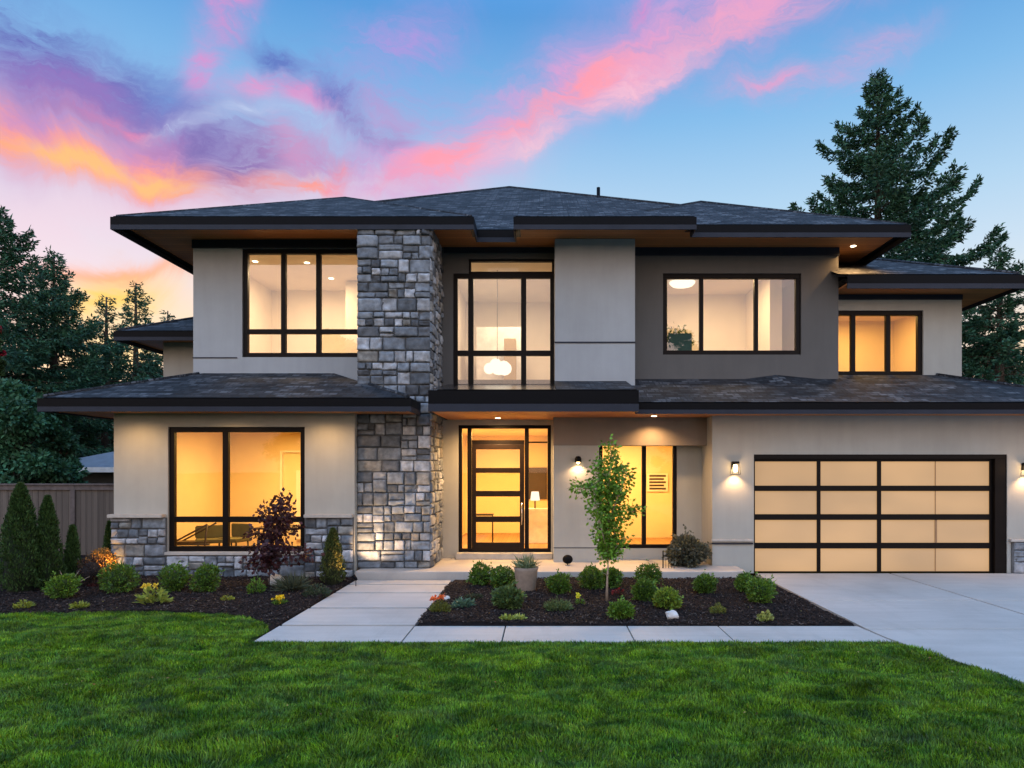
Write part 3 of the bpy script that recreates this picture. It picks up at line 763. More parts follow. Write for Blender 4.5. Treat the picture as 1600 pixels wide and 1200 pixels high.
p2 = MB(); xd = PX(437, 17.5); p2.box(xd, -3.73, 17.50, 17.58, PZ(707, 17.5), PZ(707, 17.5)+.05); p2.box(xd, xd+.06, 17.50, 17.58, .30, PZ(707, 17.5)); p2.box(PX(462, 17.5), -3.73, 17.52, 17.58, .31, PZ(735, 17.5)); p2.build('door_casing', M['room_white'], house)
downlight(0, 0, 3.045, 0, exact=(PX(446, 14.2), 14.25), spot=False)
room(-7.26, -3.70, YU+.182, 18.2, 4.25, 6.86, 'room_white', 'room_white'); lamp(-5.7, 16.3, 6.78, 105, WRM)
p5 = MB(); p5.box(PX(745, 18), PX(818, 18), 17.9, 18.4, 4.11, PZ(512, 18)); p5.build('partition', M['white'], house)
p6 = MB(); p6.box(PX(788, 17.5), PX(806, 17.5), 17.4, 17.8, 4.11, PZ(530, 17.5)); p6.build('built_in_cabinet', M['room_shade'], house)
p3 = MB(); p3.box(-5.0, -3.72, 17.2, 18.19, 4.26, 6.84); p3.build('partition', M['room_white'], house)
for x, y in ((-6.6, 15.6), (-5.45, 15.7), (-5.3, 17.0)): downlight(0, 0, 6.855, 0, exact=(x, y), spot=False)
room(-2.24, .19, YE+.182, 19.5, .28, 3.05); lamp(-1.1, 16.8, 2.98, 250, AMB)
room(-2.24, 1.9, YE+.182, 19.5, 4.10, 6.86, 'room_white', 'room_white'); lamp(-.6, 17.0, 6.78, 95, (1, .74, .46))
room(.21, 3.41, 15.22, 18.2, .28, 3.05); lamp(1.9, 16.4, 2.98, 210, AMB)
room(1.93, 6.28, YR+.182, 18.6, 4.25, 6.86, 'room_white', 'room_white'); lamp(4.2, 16.6, 6.78, 95, (1, .68, .34))
p4 = MB(); p4.box(PX(1203, 16.6), PX(1222, 16.6), 16.6, 18.59, 4.26, 6.85); p4.build('partition', M['room_white'], house)
room(6.48, 9.23, YWR+.182, 18.0, 3.9, 6.0); lamp(7.9, 16.7, 5.94, 60, AMB)

# furniture: things of their own
def obj_thing(name, parts, label, cat, loc, group=None, rz=0):
    t = empty(name, loc, label, cat, group); t.rotation_euler[2] = rz; os = []
    for (pn, mb, m) in parts:
        o = mb.build(pn, m, t, local=True); os.append(o)
    return t, os
def chair_parts(seatm, legm, w=.5, hb=.85):
    s = MB(); s.box(-w/2, w/2, -.25, .25, .42, .50, bev=.02); b = MB(); b.box(-w/2, w/2, .22, .28, .50, hb, bev=.02)
    ps = [('seat', s, seatm), ('backrest', b, seatm)]
    for sx in (-1, 1):
        for sy in (-1, 1): ps.append(('leg', MB().tube([(sx*(w/2-.04), sy*.2, 0), (sx*(w/2-.05), sy*.18, .42)], .018, 6), legm))
    return ps
obj_thing('lounge_chair', chair_parts(M['furn_green'], M['furn_dark'], .62, .78), 'olive lounge chair left of the mullion in the ground floor left window', 'chair', (PX(330, 15), 15.0, .08), rz=.5)
obj_thing('lounge_chair', chair_parts(M['furn_green'], M['furn_dark'], .55, .80), 'olive chair just right of the mullion in the ground floor left window', 'chair', (PX(365, 15.2), 15.2, .08), rz=-.3)
tb = MB(); tb.box(-.7, .7, -.4, .4, .70, .74, bev=.01)
obj_thing('dining_table', [('tabletop', tb, M['furn_dark'])]+[('leg', MB().tube([(sx*.6, sy*.32, 0), (sx*.6, sy*.32, .70)], .025, 6), M['furn_dark']) for sx in (-1, 1) for sy in (-1, 1)],
          'dark wooden table behind the purple leaved tree, inside the ground floor left window', 'table', (PX(455, 15.4), 15.4, .08))
sl = MB(); sl.tube([(-.45, 0, .42), (.35, 0, .85)], .02, 6); sl.tube([(-.45, 0, .42), (.4, 0, .42)], .02, 6); sl.tube([(.35, 0, .85), (.25, 0, .0)], .02, 6); sl.tube([(-.45, .4, .42), (.35, .4, .85)], .02, 6); sl.box(-.4, .35, .02, .38, .43, .47)
obj_thing('recliner', [('frame', sl, M['furn_dark'])], 'low slanted wooden recliner at the left end of the ground floor left window', 'chair', (PX(298, 14.6), 14.6, .08))
obj_thing('office_chair', chair_parts(M['furn_teal'], M['furn_dark'], .55, 1.05), 'teal chair in the left pane of the upper right window', 'chair', (PX(1066, 15.8), 15.8, 4.25))
cb = MB(); cb.box(-.5, .5, -.2, .2, 0, .55, bev=.01)
obj_thing('low_cabinet', [('body', cb, M['furn_dark'])], 'low dark cabinet at the foot of the middle pane of the upper right window', 'cabinet', (PX(1117, 15.9), 15.9, 4.25))
pf = MB(); pf.box(-.28, .28, -.02, 0, 0, .48); pi = MB(); 
for k in range(5): pi.box(-.22, .22-.05*(k % 2), -.028, -.021, .05+k*.085, .10+k*.085)
t, _ = obj_thing('wall_picture', [('frame', pf, M['room_white']), ('print', pi, M['furn_dark'])], 'framed print of dark bands on the amber wall behind the young tree window', 'picture', (PX(1028, 18.1), 18.17, PZ(768, 18.1)))
def hedge_stand_in(x, y, z):  # potted greenery added indoors in place of a hedge mirrored in the glass
    t = empty('hedge_reflection_plant', (x, y, z), 'added green leaves standing for a mirrored hedge in the left pane of the upper right window', 'plant')
    rs = np.random.RandomState(3); n = 900; P = rs.normal(size=(n, 3))*(.17, .12, .17)+(0, 0, .85); D = unit(rs.normal(size=(n, 3))+(0, 0, .4))
    leaves('foliage', rs, P, D, .10, .05, np.tile((.10, .15, .02), (n, 1))*rs.uniform(.5, 1.5, (n, 1)), M['leaf'], t)
    MB().tube([(0, 0, .3), (0, 0, 1.1)], .02, 6).build('stem', M['bark'], t, local=True)
    MB().lathe([(0, 0), (.13, 0), (.18, .32), (.15, .32), (0, .28)], n=16).build('pot', M['pot'], t, local=True)
hedge_stand_in(PX(1055, 16.4), 16.4, 4.25)
# pendant in the stair window: round cloud-like shade
t = empty('pendant_lamp', (PX(777, 16.3), 16.3, PZ(573, 16.3)), 'glowing rounded white pendant lamp low in the tall window above the entry', 'lamp')
cl = MB(); R2 = random.Random(2)
for k in range(9):
    bm = bmesh.new(); bmesh.ops.create_icosphere(bm, subdivisions=2, radius=R2.uniform(.12, .17)); cl.add_bm(bm, 0, True, Matrix.Translation((R2.uniform(-.2, .2), R2.uniform(-.12, .12), R2.uniform(-.07, .07))))
cl.build('lamp_shade', M['bulb_white'], t, local=True); MB().tube([(0, 0, .1), (0, 0, 6.86-PZ(573, 16.3))], .006, 5).build('cord', M['black'], t, local=True)
def disc_lamp(px, py, y, z, w, label):
    t = empty('ceiling_lamp', (PX(px, y), y, z), label, 'lamp')
    MB().lathe([(0, -.10), (w*.8, -.09), (w, -.03), (w, 0), (0, 0)], n=24).build('lamp_shade', M['bulb_white'], t, local=True)
disc_lamp(1066, 475, 17.3, 6.84, .32, 'flat round ceiling lamp in the left pane of the upper right window')
disc_lamp(1147, 453, 16.3, 6.84, .22, 'flat round ceiling lamp in the middle pane of the upper right window')
# entry hall: console with lamp
cn = MB(); cn.box(-.45, .45, -.2, .2, 0, .85, bev=.01)
obj_thing('hall_cabinet', [('body', cn, M['white'])], 'white cabinet seen through the sidelight right of the front door', 'cabinet', (PX(842, 17.0), 17.0, .28))
t, _ = obj_thing('hall_lamp', [('lamp_shade', MB().lathe([(0, .42), (.09, .42), (.12, .2), (0, .2)], n=16), M['bulb_white']), ('stand', MB().tube([(0, 0, 0), (0, 0, .22)], .02, 8), M['furn_dark'])], 'small lit table lamp on the white cabinet in the front hall', 'lamp', (PX(836, 17.0), 17.0, 1.13))
ar = MB(); ar.box(-.3, .3, -.03, 0, 0, .9)
obj_thing('hall_painting', [('canvas', ar, M['furn_dark'])], 'tall dark picture on the hall wall right of the front door', 'picture', (PX(838, 19.3), 19.46, 1.25))
hs = MB(); hs.tube([(-.25, 0, 0), (-.25, 0, .7), (.2, 0, .7), (.2, 0, 0)], .02, 6); hs.box(-.27, .22, -.12, .12, .69, .73)
obj_thing('hall_stool', [('frame', hs, M['furn_dark'])], 'thin dark stool seen through the lowest panes of the front door', 'stool', (PX(757, 16.8), 16.8, .28))

# ------------------------------------------------------------------ outdoor lamps
def spot_light(loc, target, e, c, size=70, soft=.03, blend=.7):
    l = bpy.data.lights.new('lamp_light', 'SPOT'); l.energy = e; l.color = c; l.spot_size = math.radians(size); l.spot_blend = blend; l.shadow_soft_size = soft
    o = bpy.data.objects.new('lamp_light', l); C.objects.link(o); o.location = loc
    o.rotation_euler = (Vector(target)-Vector(loc)).to_track_quat('-Z', 'Y').to_euler(); return o
def lantern(px, py, Y, label, e):
    x, z = PX(px, Y), PZ(py, Y); t = empty('wall_lantern', (x, Y, z), label, 'lamp', None)
    bp = MB(); bp.box(-.05, .05, -.03, 0, -.02, .12, bev=.004); bp.build('back_plate', M['black'], t, local=True)
    cp_ = MB(); cp_.box(-.085, .085, -.17, -.028, .085, .13, bev=.02); cp_.build('cap', M['black'], t, local=True)
    fr = MB()
    for sx in (-1, 1):
        for yy in (-.155, -.04): fr.tube([(sx*.068, yy, .09), (sx*.085, yy-(.01 if yy < -.1 else -.01), -.13)], .005, 5)
        fr.tube([(sx*.085, -.165, -.13), (sx*.085, -.03, -.13)], .005, 5)
    fr.tube([(-.085, -.165, -.13), (.085, -.165, -.13)], .005, 5); fr.tube([(-.085, -.03, -.13), (.085, -.03, -.13)], .005, 5)
    fr.build('cage', M['black'], t, local=True)
    MB().lathe([(.0, .07), (.034, .06), (.045, 0), (.04, -.07), (0, -.09)], (0, -.095, 0), 14).build('bulb', M['bulb'], t, local=True)
    spot_light((x, Y-.11, z-.10), (x, Y-.09, z-1.0), e, (1, .56, .26), 125, .05)
    l = bpy.data.lights.new('lamp_light', 'POINT'); l.energy = e*.10; l.color = (1, .56, .26); l.shadow_soft_size = .05
    o = bpy.data.objects.new('lamp_light', l); C.objects.link(o); o.location = (x, Y-.25, z)
lantern(1147, 731, YG, 'black caged wall lantern between the porch and the garage door', 42)
lantern(1600, 733, YG, 'black caged wall lantern at the right edge, beyond the garage door', 42)
x, z = PX(903, YB), PZ(720, YB); t = empty('wall_sconce', (x, YB, z), 'dark domed wall sconce shining down on the porch wall left of the young tree', 'lamp')
MB().lathe([(0, .10), (.045, .09), (.068, .05), (.07, -.03), (.062, -.03), (0, .04)], (0, -.10, 0), 18).build('shade', M['black'], t, local=True)
MB().box(-.035, .035, -.05, 0, -.02, .05, bev=.004).build('bracket', M['black'], t, local=True)
MB().lathe([(0, -.005), (.03, -.01), (.036, -.04), (0, -.07)], (0, -.10, 0), 12).build('bulb', M['bulb'], t, local=True)
spot_light((x, YB-.10, z-.06), (x, YB-.09, z-1), 45, (1, .58, .28), 150, .03)
def uplight(x, y, z, label, target, e, size=80, c=(1, .60, .30)):
    t = empty('garden_uplight', (x, y, z), label, 'lamp', 'garden uplights in the beds')
    MB().tube([(0, 0, -.05), (0, 0, .09)], .008, 6).build('stake', M['black'], t, local=True)
    d = (Vector(target)-Vector((x, y, z))).normalized(); p = Vector((0, 0, .10))
    MB().tube([p-d*.03, p, p+d*.08, p+d*.081], [.018, .03, .034, .026], 10).build('head', M['black'], t, local=True)
    spot_light(Vector((x, y, z+.10))+d*.10, target, e, c, size, .03)
uplight(-3.74, 12.72, .03, 'small black uplight in the mulch corner before the stone column', (-3.22, 13.44, .85), 190, 70)

# ------------------------------------------------------------------ ground, paving, beds
rsg = np.random.RandomState(1)
bigg = MB(); bigg.quad((-600, -300, -.06), (600, -300, -.06), (600, 900, -.06), (-600, 900, -.06))
tag(bigg.build('ground', M['far_ground']), kind='structure')
# lawn outline
BX = np.array([-16, -7.94, -6.8, -5.68, -4.75, -4.15, -3.78, -3.6]); BY = np.array([9.4, 9.95, 10.08, 10.10, 9.95, 9.68, 9.30, 8.95])
def lawn_top(X):
    return np.where(X < -3.58, np.interp(X, BX, BY), 8.36)
DY = np.array([2.0, 4.8, 6.0, 6.84, 7.5, 8.0, 8.36]); DX = np.array([5.6, 5.25, 5.0, 4.74, 4.55, 4.42, 4.32])
def drive_left(Y): return np.interp(Y, DY, DX)
def fnoise(X, Y, s, seed):
    """smooth value noise"""
    rs = np.random.RandomState(seed); G = rs.rand(64, 64)
    u = X*s+100.3; v = Y*s+77.7; i = np.floor(u).astype(int); j = np.floor(v).astype(int); a = u-i; b = v-j
    a = a*a*(3-2*a); b = b*b*(3-2*b); g_ = lambda p, q: G[p % 64, q % 64]
    return (g_(i, j)*(1-a)+g_(i+1, j)*a)*(1-b)+(g_(i, j+1)*(1-a)+g_(i+1, j+1)*a)*b
def lawn_z(X, Y):
    edge = np.clip((lawn_top(X)-Y)/.6, 0, 1)
    return -.015+edge*(.075*(fnoise(X*.7, Y*1.3, 1.3, 5)-.4)+.075*(fnoise(X*.7, Y*1.3, 3.0, 6)-.5)+.018*(fnoise(X, Y, 9.0, 16)-.5))
gx, gy = np.meshgrid(np.linspace(-16, 5.6, 180), np.linspace(0, 1, 120), indexing='ij')
top = lawn_top(gx)
top = np.where(gx > 4.3, np.minimum(top, np.interp(-gx, -DX[::-1][::-1], DY)), top)
Yv = -14+(top+14)*gy**.6
Zv = lawn_z(gx, Yv)
V = np.stack([gx, Yv, Zv], -1).reshape(-1, 3); ii, jj = np.meshgrid(np.arange(179), np.arange(119), indexing='ij'); a = (ii*120+jj).ravel()
tag(link('lawn', np_mesh('lawn', V, np.stack([a, a+120, a+121, a+1], 1), smooth=True), M['lawn_soil']), kind='structure')
# grass blades
def grass():
    rs = np.random.RandomState(4); N = 560000
    Y = rs.uniform(4.2, 10.15, N*2); X = rs.uniform(-10.3, 6.2, N*2)
    keep = (Y < lawn_top(X)+.02) & (X < drive_left(Y)+.02) & (X > -.83*Y-1.2) & (X < .72*Y+1.0) & ~((X > -3.62) & (Y > 8.38))
    keep &= rs.rand(N*2) < np.clip(1.25-.07*(Y-4), .75, 1)
    X, Y = X[keep][:N], Y[keep][:N]; n = len(X)
    h = rs.uniform(.022, .060, n)*(0.6+.8*fnoise(X, Y, 5.0, 8)); w = rs.uniform(.0034, .0075, n)*(1+.06*(Y-4))
    az = rs.uniform(0, 2*math.pi, n); th = rs.uniform(.1, 1.3, n)
    fx, fy = .6*(fnoise(X, Y, 6, 9)-.5), .6*(fnoise(X, Y, 6, 10)-.5)
    D = np.stack([np.cos(az)*th*.6+fx*1.2, np.sin(az)*th*.6+fy*1.2], 1)
    S = np.stack([-np.sin(az), np.cos(az)], 1)*w[:, None]*.5
    z = lawn_z(X, Y); B = np.stack([X, Y, z], 1)
    def P(t, s, k): 
        out = B.copy(); out[:, :2] += D*h[:, None]*t*t+S*s*k; out[:, 2] += h*t*(1-.25*t*th); return out
    V = np.stack([P(0, 1, 1), P(0, -1, 1), P(.55, -1, .8), P(.55, 1, .8), P(1, 0, 0)], 1).reshape(-1, 3)
    b = np.arange(n)*5
    c = (rs.uniform(.35, 1.75, (n, 1))*(.40+.75*fnoise(X, Y, 7.0, 12)+.45*fnoise(X*.6, Y*1.3, 2.6, 13))[:, None])*np.ones((1, 3)); dry = rs.rand(n) < .025; c[dry] *= (2.6, 1.5, 3.0)
    c = np.repeat(c, 5, axis=0)
    quad = np.stack([b, b+1, b+2, b+3], 1); tri = np.stack([b+3, b+2, b+4], 1)
    me = bpy.data.meshes.new('grass'); m = n
    me.vertices.add(len(V)); me.vertices.foreach_set('co', V.astype(np.float32).ravel())
    lv = np.concatenate([quad.ravel(), tri.ravel()]).astype(np.int32)
    me.loops.add(len(lv)); me.loops.foreach_set('vertex_index', lv); me.polygons.add(2*m)
    me.polygons.foreach_set('loop_start', np.concatenate([np.arange(m)*4, 4*m+np.arange(m)*3]).astype(np.int32))
    me.polygons.foreach_set('loop_total', np.concatenate([np.full(m, 4), np.full(m, 3)]).astype(np.int32)); me.update(calc_edges=True)
    a = me.color_attributes.new('col', 'FLOAT_COLOR', 'POINT'); c4 = np.ones((len(V), 4), np.float32); c4[:, :3] = c; a.data.foreach_set('color', c4.ravel())
    return tag(link('grass', me, M['grass']), 'short green lawn grass in uneven tufts across the foreground', 'grass', kind='stuff')
grass()
# slabs
def slab(mb, pts, z0, z1):
    n = len(pts); i = len(mb.v); mb.v += [(x, y, z0) for x, y in pts]+[(x, y, z1) for x, y in pts]
    mb.f.append(tuple(i+n+k for k in range(n))); mb.m.append(0); mb.sm.append(False)
    for k in range(n):
        k2 = (k+1) % n; mb.f.append((i+k, i+k2, i+n+k2, i+n+k)); mb.m.append(0); mb.sm.append(False)
pm = MB(); gpp = .008
pl, pr = -3.58, -1.75
ys = [8.38, 9.27, 10.42, 11.68, 12.53, 13.02]
gj = .045
for k in range(5): slab(pm, [(pl, ys[k]+(gj if k else gpp*2)), (pr-gpp*1.5, ys[k]+(gj if k else gpp*2)), (pr-gpp*1.5, ys[k+1]-gj), (pl, ys[k+1]-gj)], -.05, .004+(.0 if k < 3 else .0))
xsj = [pr, -.52, 1.12, 2.35, 4.24]
for k in range(4):
    x1_ = xsj[k+1]-gpp if k < 3 else 4.23
    slab(pm, [(xsj[k]+gpp, 8.38+gpp*2), (x1_ + (.07 if k == 3 else 0), 8.38+gpp*2), (x1_, 9.22), (xsj[k]+gpp, 9.22)], -.05, .004)
tag(pm.build('path', M['concrete'], bevel=.006), kind='structure')
dm = MB(); gpp = .018
dys = [-10, -4, 1.0, 5.2, 9.05, 11.0, 13.83]; dxs = [None, 7.0, 13.0]
for r in range(6):
    y0, y1 = dys[r]+gpp, dys[r+1]-gpp
    n = 9 if y0 < 9 else 1
    left = [(float(drive_left(min(y0+(y1-y0)*k/n, 8.36))) if y0+(y1-y0)*k/n < 8.4 else 4.30-(0.05 if y0+(y1-y0)*k/n > 9.2 else .05*(y0+(y1-y0)*k/n-8.36)/.8), y0+(y1-y0)*k/n) for k in range(n+1)]
    left = [(x+.03, y) for x, y in left]
    slab(dm, left[::-1]+[(7.0-gpp, y0), (7.0-gpp, y1)], -.05, .006)
    slab(dm, [(7.0+gpp, y0), (13.5, y0), (13.5, y1), (7.0+gpp, y1)], -.05, .006)
tag(dm.build('driveway', M['concrete'], bevel=.006), kind='structure')
un = MB(); slab(un, [(4.35, 8.4), (13.4, 8.4), (13.4, 14), (4.3, 14)], -.09, -.045); slab(un, [(5.7, -10), (13.4, -10), (13.4, 8.39), (5.0, 8.39)], -.09, -.045); slab(un, [(-3.56, 8.42), (4.1, 8.42), (4.1, 9.2), (-1.77, 9.2), (-1.77, 13), (-3.56, 13)], -.09, -.045)
tag(un.build('paving_base', M['mulch_ground']), kind='structure')
po = MB(); slab(po, [(-3.62, 13.06), (3.6, 13.06), (3.9, 13.2), (3.9, 13.86), (3.41, 13.87), (3.41, 15.0), (-2.2, 15.0), (-3.62, 15.0)], -.04, .155)
tag(po.build('porch', M['porch'], bevel=.015), kind='structure')
# planting beds
def bed_z(X, Y):
    return .015+.05*(fnoise(X, Y, 1.1, 21)-.3)+.02*(fnoise(X, Y, 5, 22)-.5)
def in_left(X, Y): return (X < -3.60) & (Y > lawn_top(np.minimum(X, -3.6))+.01) & (Y < np.where(X > -8.42, 13.28, 16.2))
def in_right(X, Y): return (X > -1.73) & (X < 4.21+np.clip((12.3-Y)*0, 0, 0)) & (Y > 9.24) & (Y < 13.05) & (Y < 13.05-np.clip(-(X+1.15), 0, 1)*.9)
def grid_sheet(name, x0, x1, fy0, fy1, nx, ny, zf, m):
    gx, gt = np.meshgrid(np.linspace(x0, x1, nx), np.linspace(0, 1, ny), indexing='ij'); Y0 = fy0(gx); Y1 = fy1(gx); Yv = Y0+(Y1-Y0)*gt
    Zv = zf(gx, Yv); e = np.minimum(gt, 1-gt)*(Y1-Y0); Zv = np.where(e < .04, -.03, Zv); 
    ex = np.minimum(gx-x0, x1-gx); Zv = np.where(ex < .02, -.03, Zv)
    V = np.stack([gx, Yv, Zv], -1).reshape(-1, 3); ii, jj = np.meshgrid(np.arange(nx-1), np.arange(ny-1), indexing='ij'); a = (ii*ny+jj).ravel()
    return tag(link(name, np_mesh(name, V, np.stack([a, a+ny, a+ny+1, a+1], 1), smooth=True), m), kind='structure')
grid_sheet('planting_bed', -14, -3.59, lambda X: lawn_top(X)-.03, lambda X: np.where(X > -8.42, 13.3, 16.5), 200, 90, bed_z, M['mulch_ground'])
grid_sheet('planting_bed', -1.745, 4.235, lambda X: X*0+9.225, lambda X: X*0+13.07, 130, 90, bed_z, M['mulch_ground'])
def chips():
    rs = np.random.RandomState(9); n = 90000
    X = rs.uniform(-12, 4.15, n); Y = rs.uniform(9.2, 16, n); k = in_left(X, Y) | in_right(X, Y); X, Y = X[k], Y[k]; n = len(X)
    L = rs.uniform(.018, .06, n); W = rs.uniform(.006, .018, n); az = rs.uniform(0, 6.283, n); ti = rs.normal(0, .35, n)
    D = np.stack([np.cos(az)*np.cos(ti), np.sin(az)*np.cos(ti), np.sin(ti)], 1); P = np.stack([X, Y, bed_z(X, Y)+.008+rs.uniform(0, .012, n)], 1)-D*L[:, None]*.5
    c = np.array((.017, .011, .010))*rs.uniform(.3, 2.0, (n, 1)); lt = rs.rand(n) < .05; c[lt] = (.10, .08, .07)
    S = unit(np.cross(D, (0, 0, 1.)+rs.normal(0, .25, (n, 3))))
    T = np.cross(S, D)*.004
    w = S*W[:, None]*.5; e = P+D*L[:, None]
    V = np.stack([P-w+T, P+w+T, e+w*.7+T, e-w*.7+T, P-w-T, P+w-T, e+w*.7-T, e-w*.7-T], 1).reshape(-1, 3); b = np.arange(n)*8
    Fq = np.concatenate([np.stack([b+i for i in q], 1) for q in ((0, 1, 2, 3), (0, 4, 5, 1), (2, 6, 7, 3), (1, 5, 6, 2), (3, 7, 4, 0))])
    tag(link('mulch', np_mesh('mulch', V, Fq, np.repeat(c, 8, axis=0)), M['chips']), 'dark brown bark mulch covering the planting beds', 'mulch', kind='stuff')
chips()
def litter():
    rs = np.random.RandomState(12); n = 420; X = rs.uniform(-9, 5, n); Y = rs.uniform(4.6, 13, n)
    lw = (Y < lawn_top(X)) & (X < drive_left(Y)); bed = in_left(X, Y) | in_right(X, Y); k = (lw & (rs.rand(n) < .5)) | bed; X, Y, bed = X[k], Y[k], bed[k]; n = len(X)
    P = np.stack([X, Y, np.where(bed, bed_z(X, Y)+.03, lawn_z(X, Y)+.045)], 1); a = rs.uniform(0, 6.28, n)
    D = unit(np.stack([np.cos(a), np.sin(a), rs.normal(0, .3, n)], 1)); c = np.array([(.30, .16, .04), (.22, .10, .03), (.30, .26, .08), (.16, .10, .06)])[rs.randint(0, 4, n)]
    tag(leaves('fallen_leaves', rs, P, D, rs.uniform(.015, .038, n), .018, c*rs.uniform(.6, 1.1, (n, 1)), M['leaf']), 'tiny fallen leaves scattered on lawn and mulch', 'leaves', kind='stuff')
litter()
# side gravel gap between driveway and house handled by slabs; a soil strip left of house
# ------------------------------------------------------------------ plants
def at_ground(px, py, z=.02): Y = (CAMZ-z)*F/(py-HY); return PX(px, Y), Y
def tuft_ball(name, px, pyb, r, label, hue, cat='shrub', n=1500, leaf=.045, squash=.95, seed=0, group=None, dark=1.0, stemcol=None, lift=.0):
    x, y = at_ground(px, pyb); R = r*y/F; rs = np.random.RandomState(seed+int(px))
    t = empty(name, (x, y, .02), label, cat, group)
    d = unit(rs.normal(size=(n, 3))); lump = np.zeros(n)
    cs = unit(rs.normal(size=(14, 3)))
    for c in cs: lump = np.maximum(lump, np.exp(-((1-d@c)*9)))
    squash = squash*rs.uniform(.82, 1.12); ex = rs.uniform(.9, 1.12)
    rad = R*(.68+.32*lump+rs.normal(0, .07, n))*np.where(rs.rand(n) < .25, rs.uniform(.5, 1, n), 1)
    P = d*rad[:, None]*(ex, 1, squash); P[:, 2] += R*squash*.92+lift; P = P[P[:, 2] > .01]; n = len(P)
    D = unit(unit(P-(0, 0, R*.6))+rs.normal(0, .55, (n, 3))+(0, 0, .25))
    lum = rs.uniform(.55, 1.45, (n, 1))*dark; c = np.array(hue)*lum
    yl = rs.rand(n) < .22; c[yl] *= (1.9, 1.6, 1.1)
    m = 60; ds = unit(rs.normal(size=(9, 3))+(0, 0, .6)); kk = rs.randint(0, 9, m); tt = rs.uniform(.75, 1.28, m)
    Ps = ds[kk]*R*tt[:, None]+rs.normal(0, .008, (m, 3)); Ps[:, 2] += R*squash*.85+lift; Ps[:, 2] = np.maximum(Ps[:, 2], .03)
    P = np.concatenate([P, Ps]); D = np.concatenate([D, unit(ds[kk]+rs.normal(0, .6, (m, 3)))]); c = np.concatenate([c, np.array(hue)*rs.uniform(1.0, 2.0, (m, 1))]); n = len(P)
    leaves('foliage', rs, P, D, leaf*rs.uniform(.7, 1.4, n), leaf*.55, c, M['leaf'], t)
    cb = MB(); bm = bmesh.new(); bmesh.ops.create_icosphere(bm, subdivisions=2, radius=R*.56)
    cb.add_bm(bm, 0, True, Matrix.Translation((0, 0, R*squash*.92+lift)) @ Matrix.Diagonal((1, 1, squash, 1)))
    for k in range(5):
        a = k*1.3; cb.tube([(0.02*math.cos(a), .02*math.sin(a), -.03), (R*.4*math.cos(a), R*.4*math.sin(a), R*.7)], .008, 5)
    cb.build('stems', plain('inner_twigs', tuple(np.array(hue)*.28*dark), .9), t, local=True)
    return t
G1 = (.065, .140, .018); G2 = (.085, .175, .020); G3 = (.13, .21, .025); GY = (.22, .26, .03); GB = (.055, .10, .055)
BX_G = 'clipped boxwood balls in the mulch beds'
for i, (px, pb, r, lab, hue) in enumerate([
    (97, 934, 22, 'round bright green shrub in front of the tallest columnar cedar', G2),
    (186, 926, 25, 'round boxwood at the left corner of the stone base', G1),
    (273, 925, 22, 'round boxwood under the left pane of the ground floor left window', G1),
    (321, 925, 21, 'round boxwood under the mullion of the ground floor left window', G1),
    (752, 916, 21, 'round boxwood by the porch, leftmost in the right hand bed', G1),
    (786, 920, 20, 'round boxwood touching the left side of the stone planter', G1),
    (873, 928, 20, 'round boxwood between the stone planter and the young green tree', G1),
    (925, 921, 21, 'round boxwood just left of the young green tree trunk', G1),
    (1014, 916, 19, 'round boxwood by the porch right of the young tree, behind another', G1),
    (1007, 938, 18, 'round boxwood in front of another, right of the young tree', G1),
    (1101, 926, 18, 'lone round boxwood below the porch corner near the garage wall', G1),
    (1166, 926, 16, 'dark round boxwood peeking out behind a larger one at the driveway', G1),
    (1188, 942, 23, 'large bright boxwood at the right end of the bed by the driveway', G2),
    (1043, 950, 20, 'lime green round shrub just behind the white rock', G3),
    (970, 966, 17, 'small round shrub at the front of the bed right of the thin pale trunk', G2),
    (954, 918, 17, 'rounded shrub directly behind the young tree trunk', G1),
    (794, 951, 22, 'loose mounded green shrub in front of the stone planter', (.065, .115, .035))]):
    tuft_ball('round_shrub', px, pb, r, lab, hue, 'shrub', seed=i, group=BX_G, leaf=.046 if i != 16 else .055, squash=1.0 if r > 20 else .92)
def low_plant(name, px, pyb, r, label, hue, cat='plant', n=260, leaf=.06, h=.6, seed=0, flower=None, group=None, wid=.35, fsize=.022, nf=14):
    x, y = at_ground(px, pyb); R = r*y/F; rs = np.random.RandomState(seed+int(px)*3)
    t = empty(name, (x, y, .02), label, cat, group)
    a = rs.uniform(0, 6.283, n); q = np.sqrt(rs.rand(n))*.75; el = rs.uniform(.15, 1.3, n)
    P = np.stack([np.cos(a)*q*R, np.sin(a)*q*R, rs.uniform(0, 1, n)*R*h*(1.1-q)], 1)
    D = unit(np.stack([np.cos(a)*np.cos(el), np.sin(a)*np.cos(el), np.sin(el)], 1)+rs.normal(0, .2, (n, 3)))
    c = np.array(hue)*rs.uniform(.55, 1.5, (n, 1))
    leaves('foliage', rs, P, D, leaf*rs.uniform(.6, 1.3, n), leaf*wid, c, M['leaf'], t)
    if flower is not None:
        m = nf*10; cc = np.repeat(np.stack([rs.normal(0, .45*R, nf), rs.normal(0, .3*R, nf), R*h*1.15+rs.normal(0, .03, nf)], 1), 10, axis=0)
        D = unit(rs.normal(size=(m, 3))+(0, 0, .6)); fc = np.tile(flower, (m, 1))*rs.uniform(.8, 1.2, (m, 1))
        for q in range(nf): s_ = slice(q*10, q*10+10); leaves('flower', rs, cc[s_], D[s_], fsize*1.6, fsize, fc[s_], M['leaf'], t)
    return t
low_plant('hosta', 240, 944, 24, 'yellow green broad leaved plant at the left lawn edge below the corner of the house', (.24, .30, .05), leaf=.11, n=130, wid=.5, h=1.1, flower=(.75, .55, .05), nf=3, fsize=.04)
low_plant('ground_plant', 37, 950, 16, 'small yellow green plant at the far left of the left bed', GY, n=160, leaf=.06)
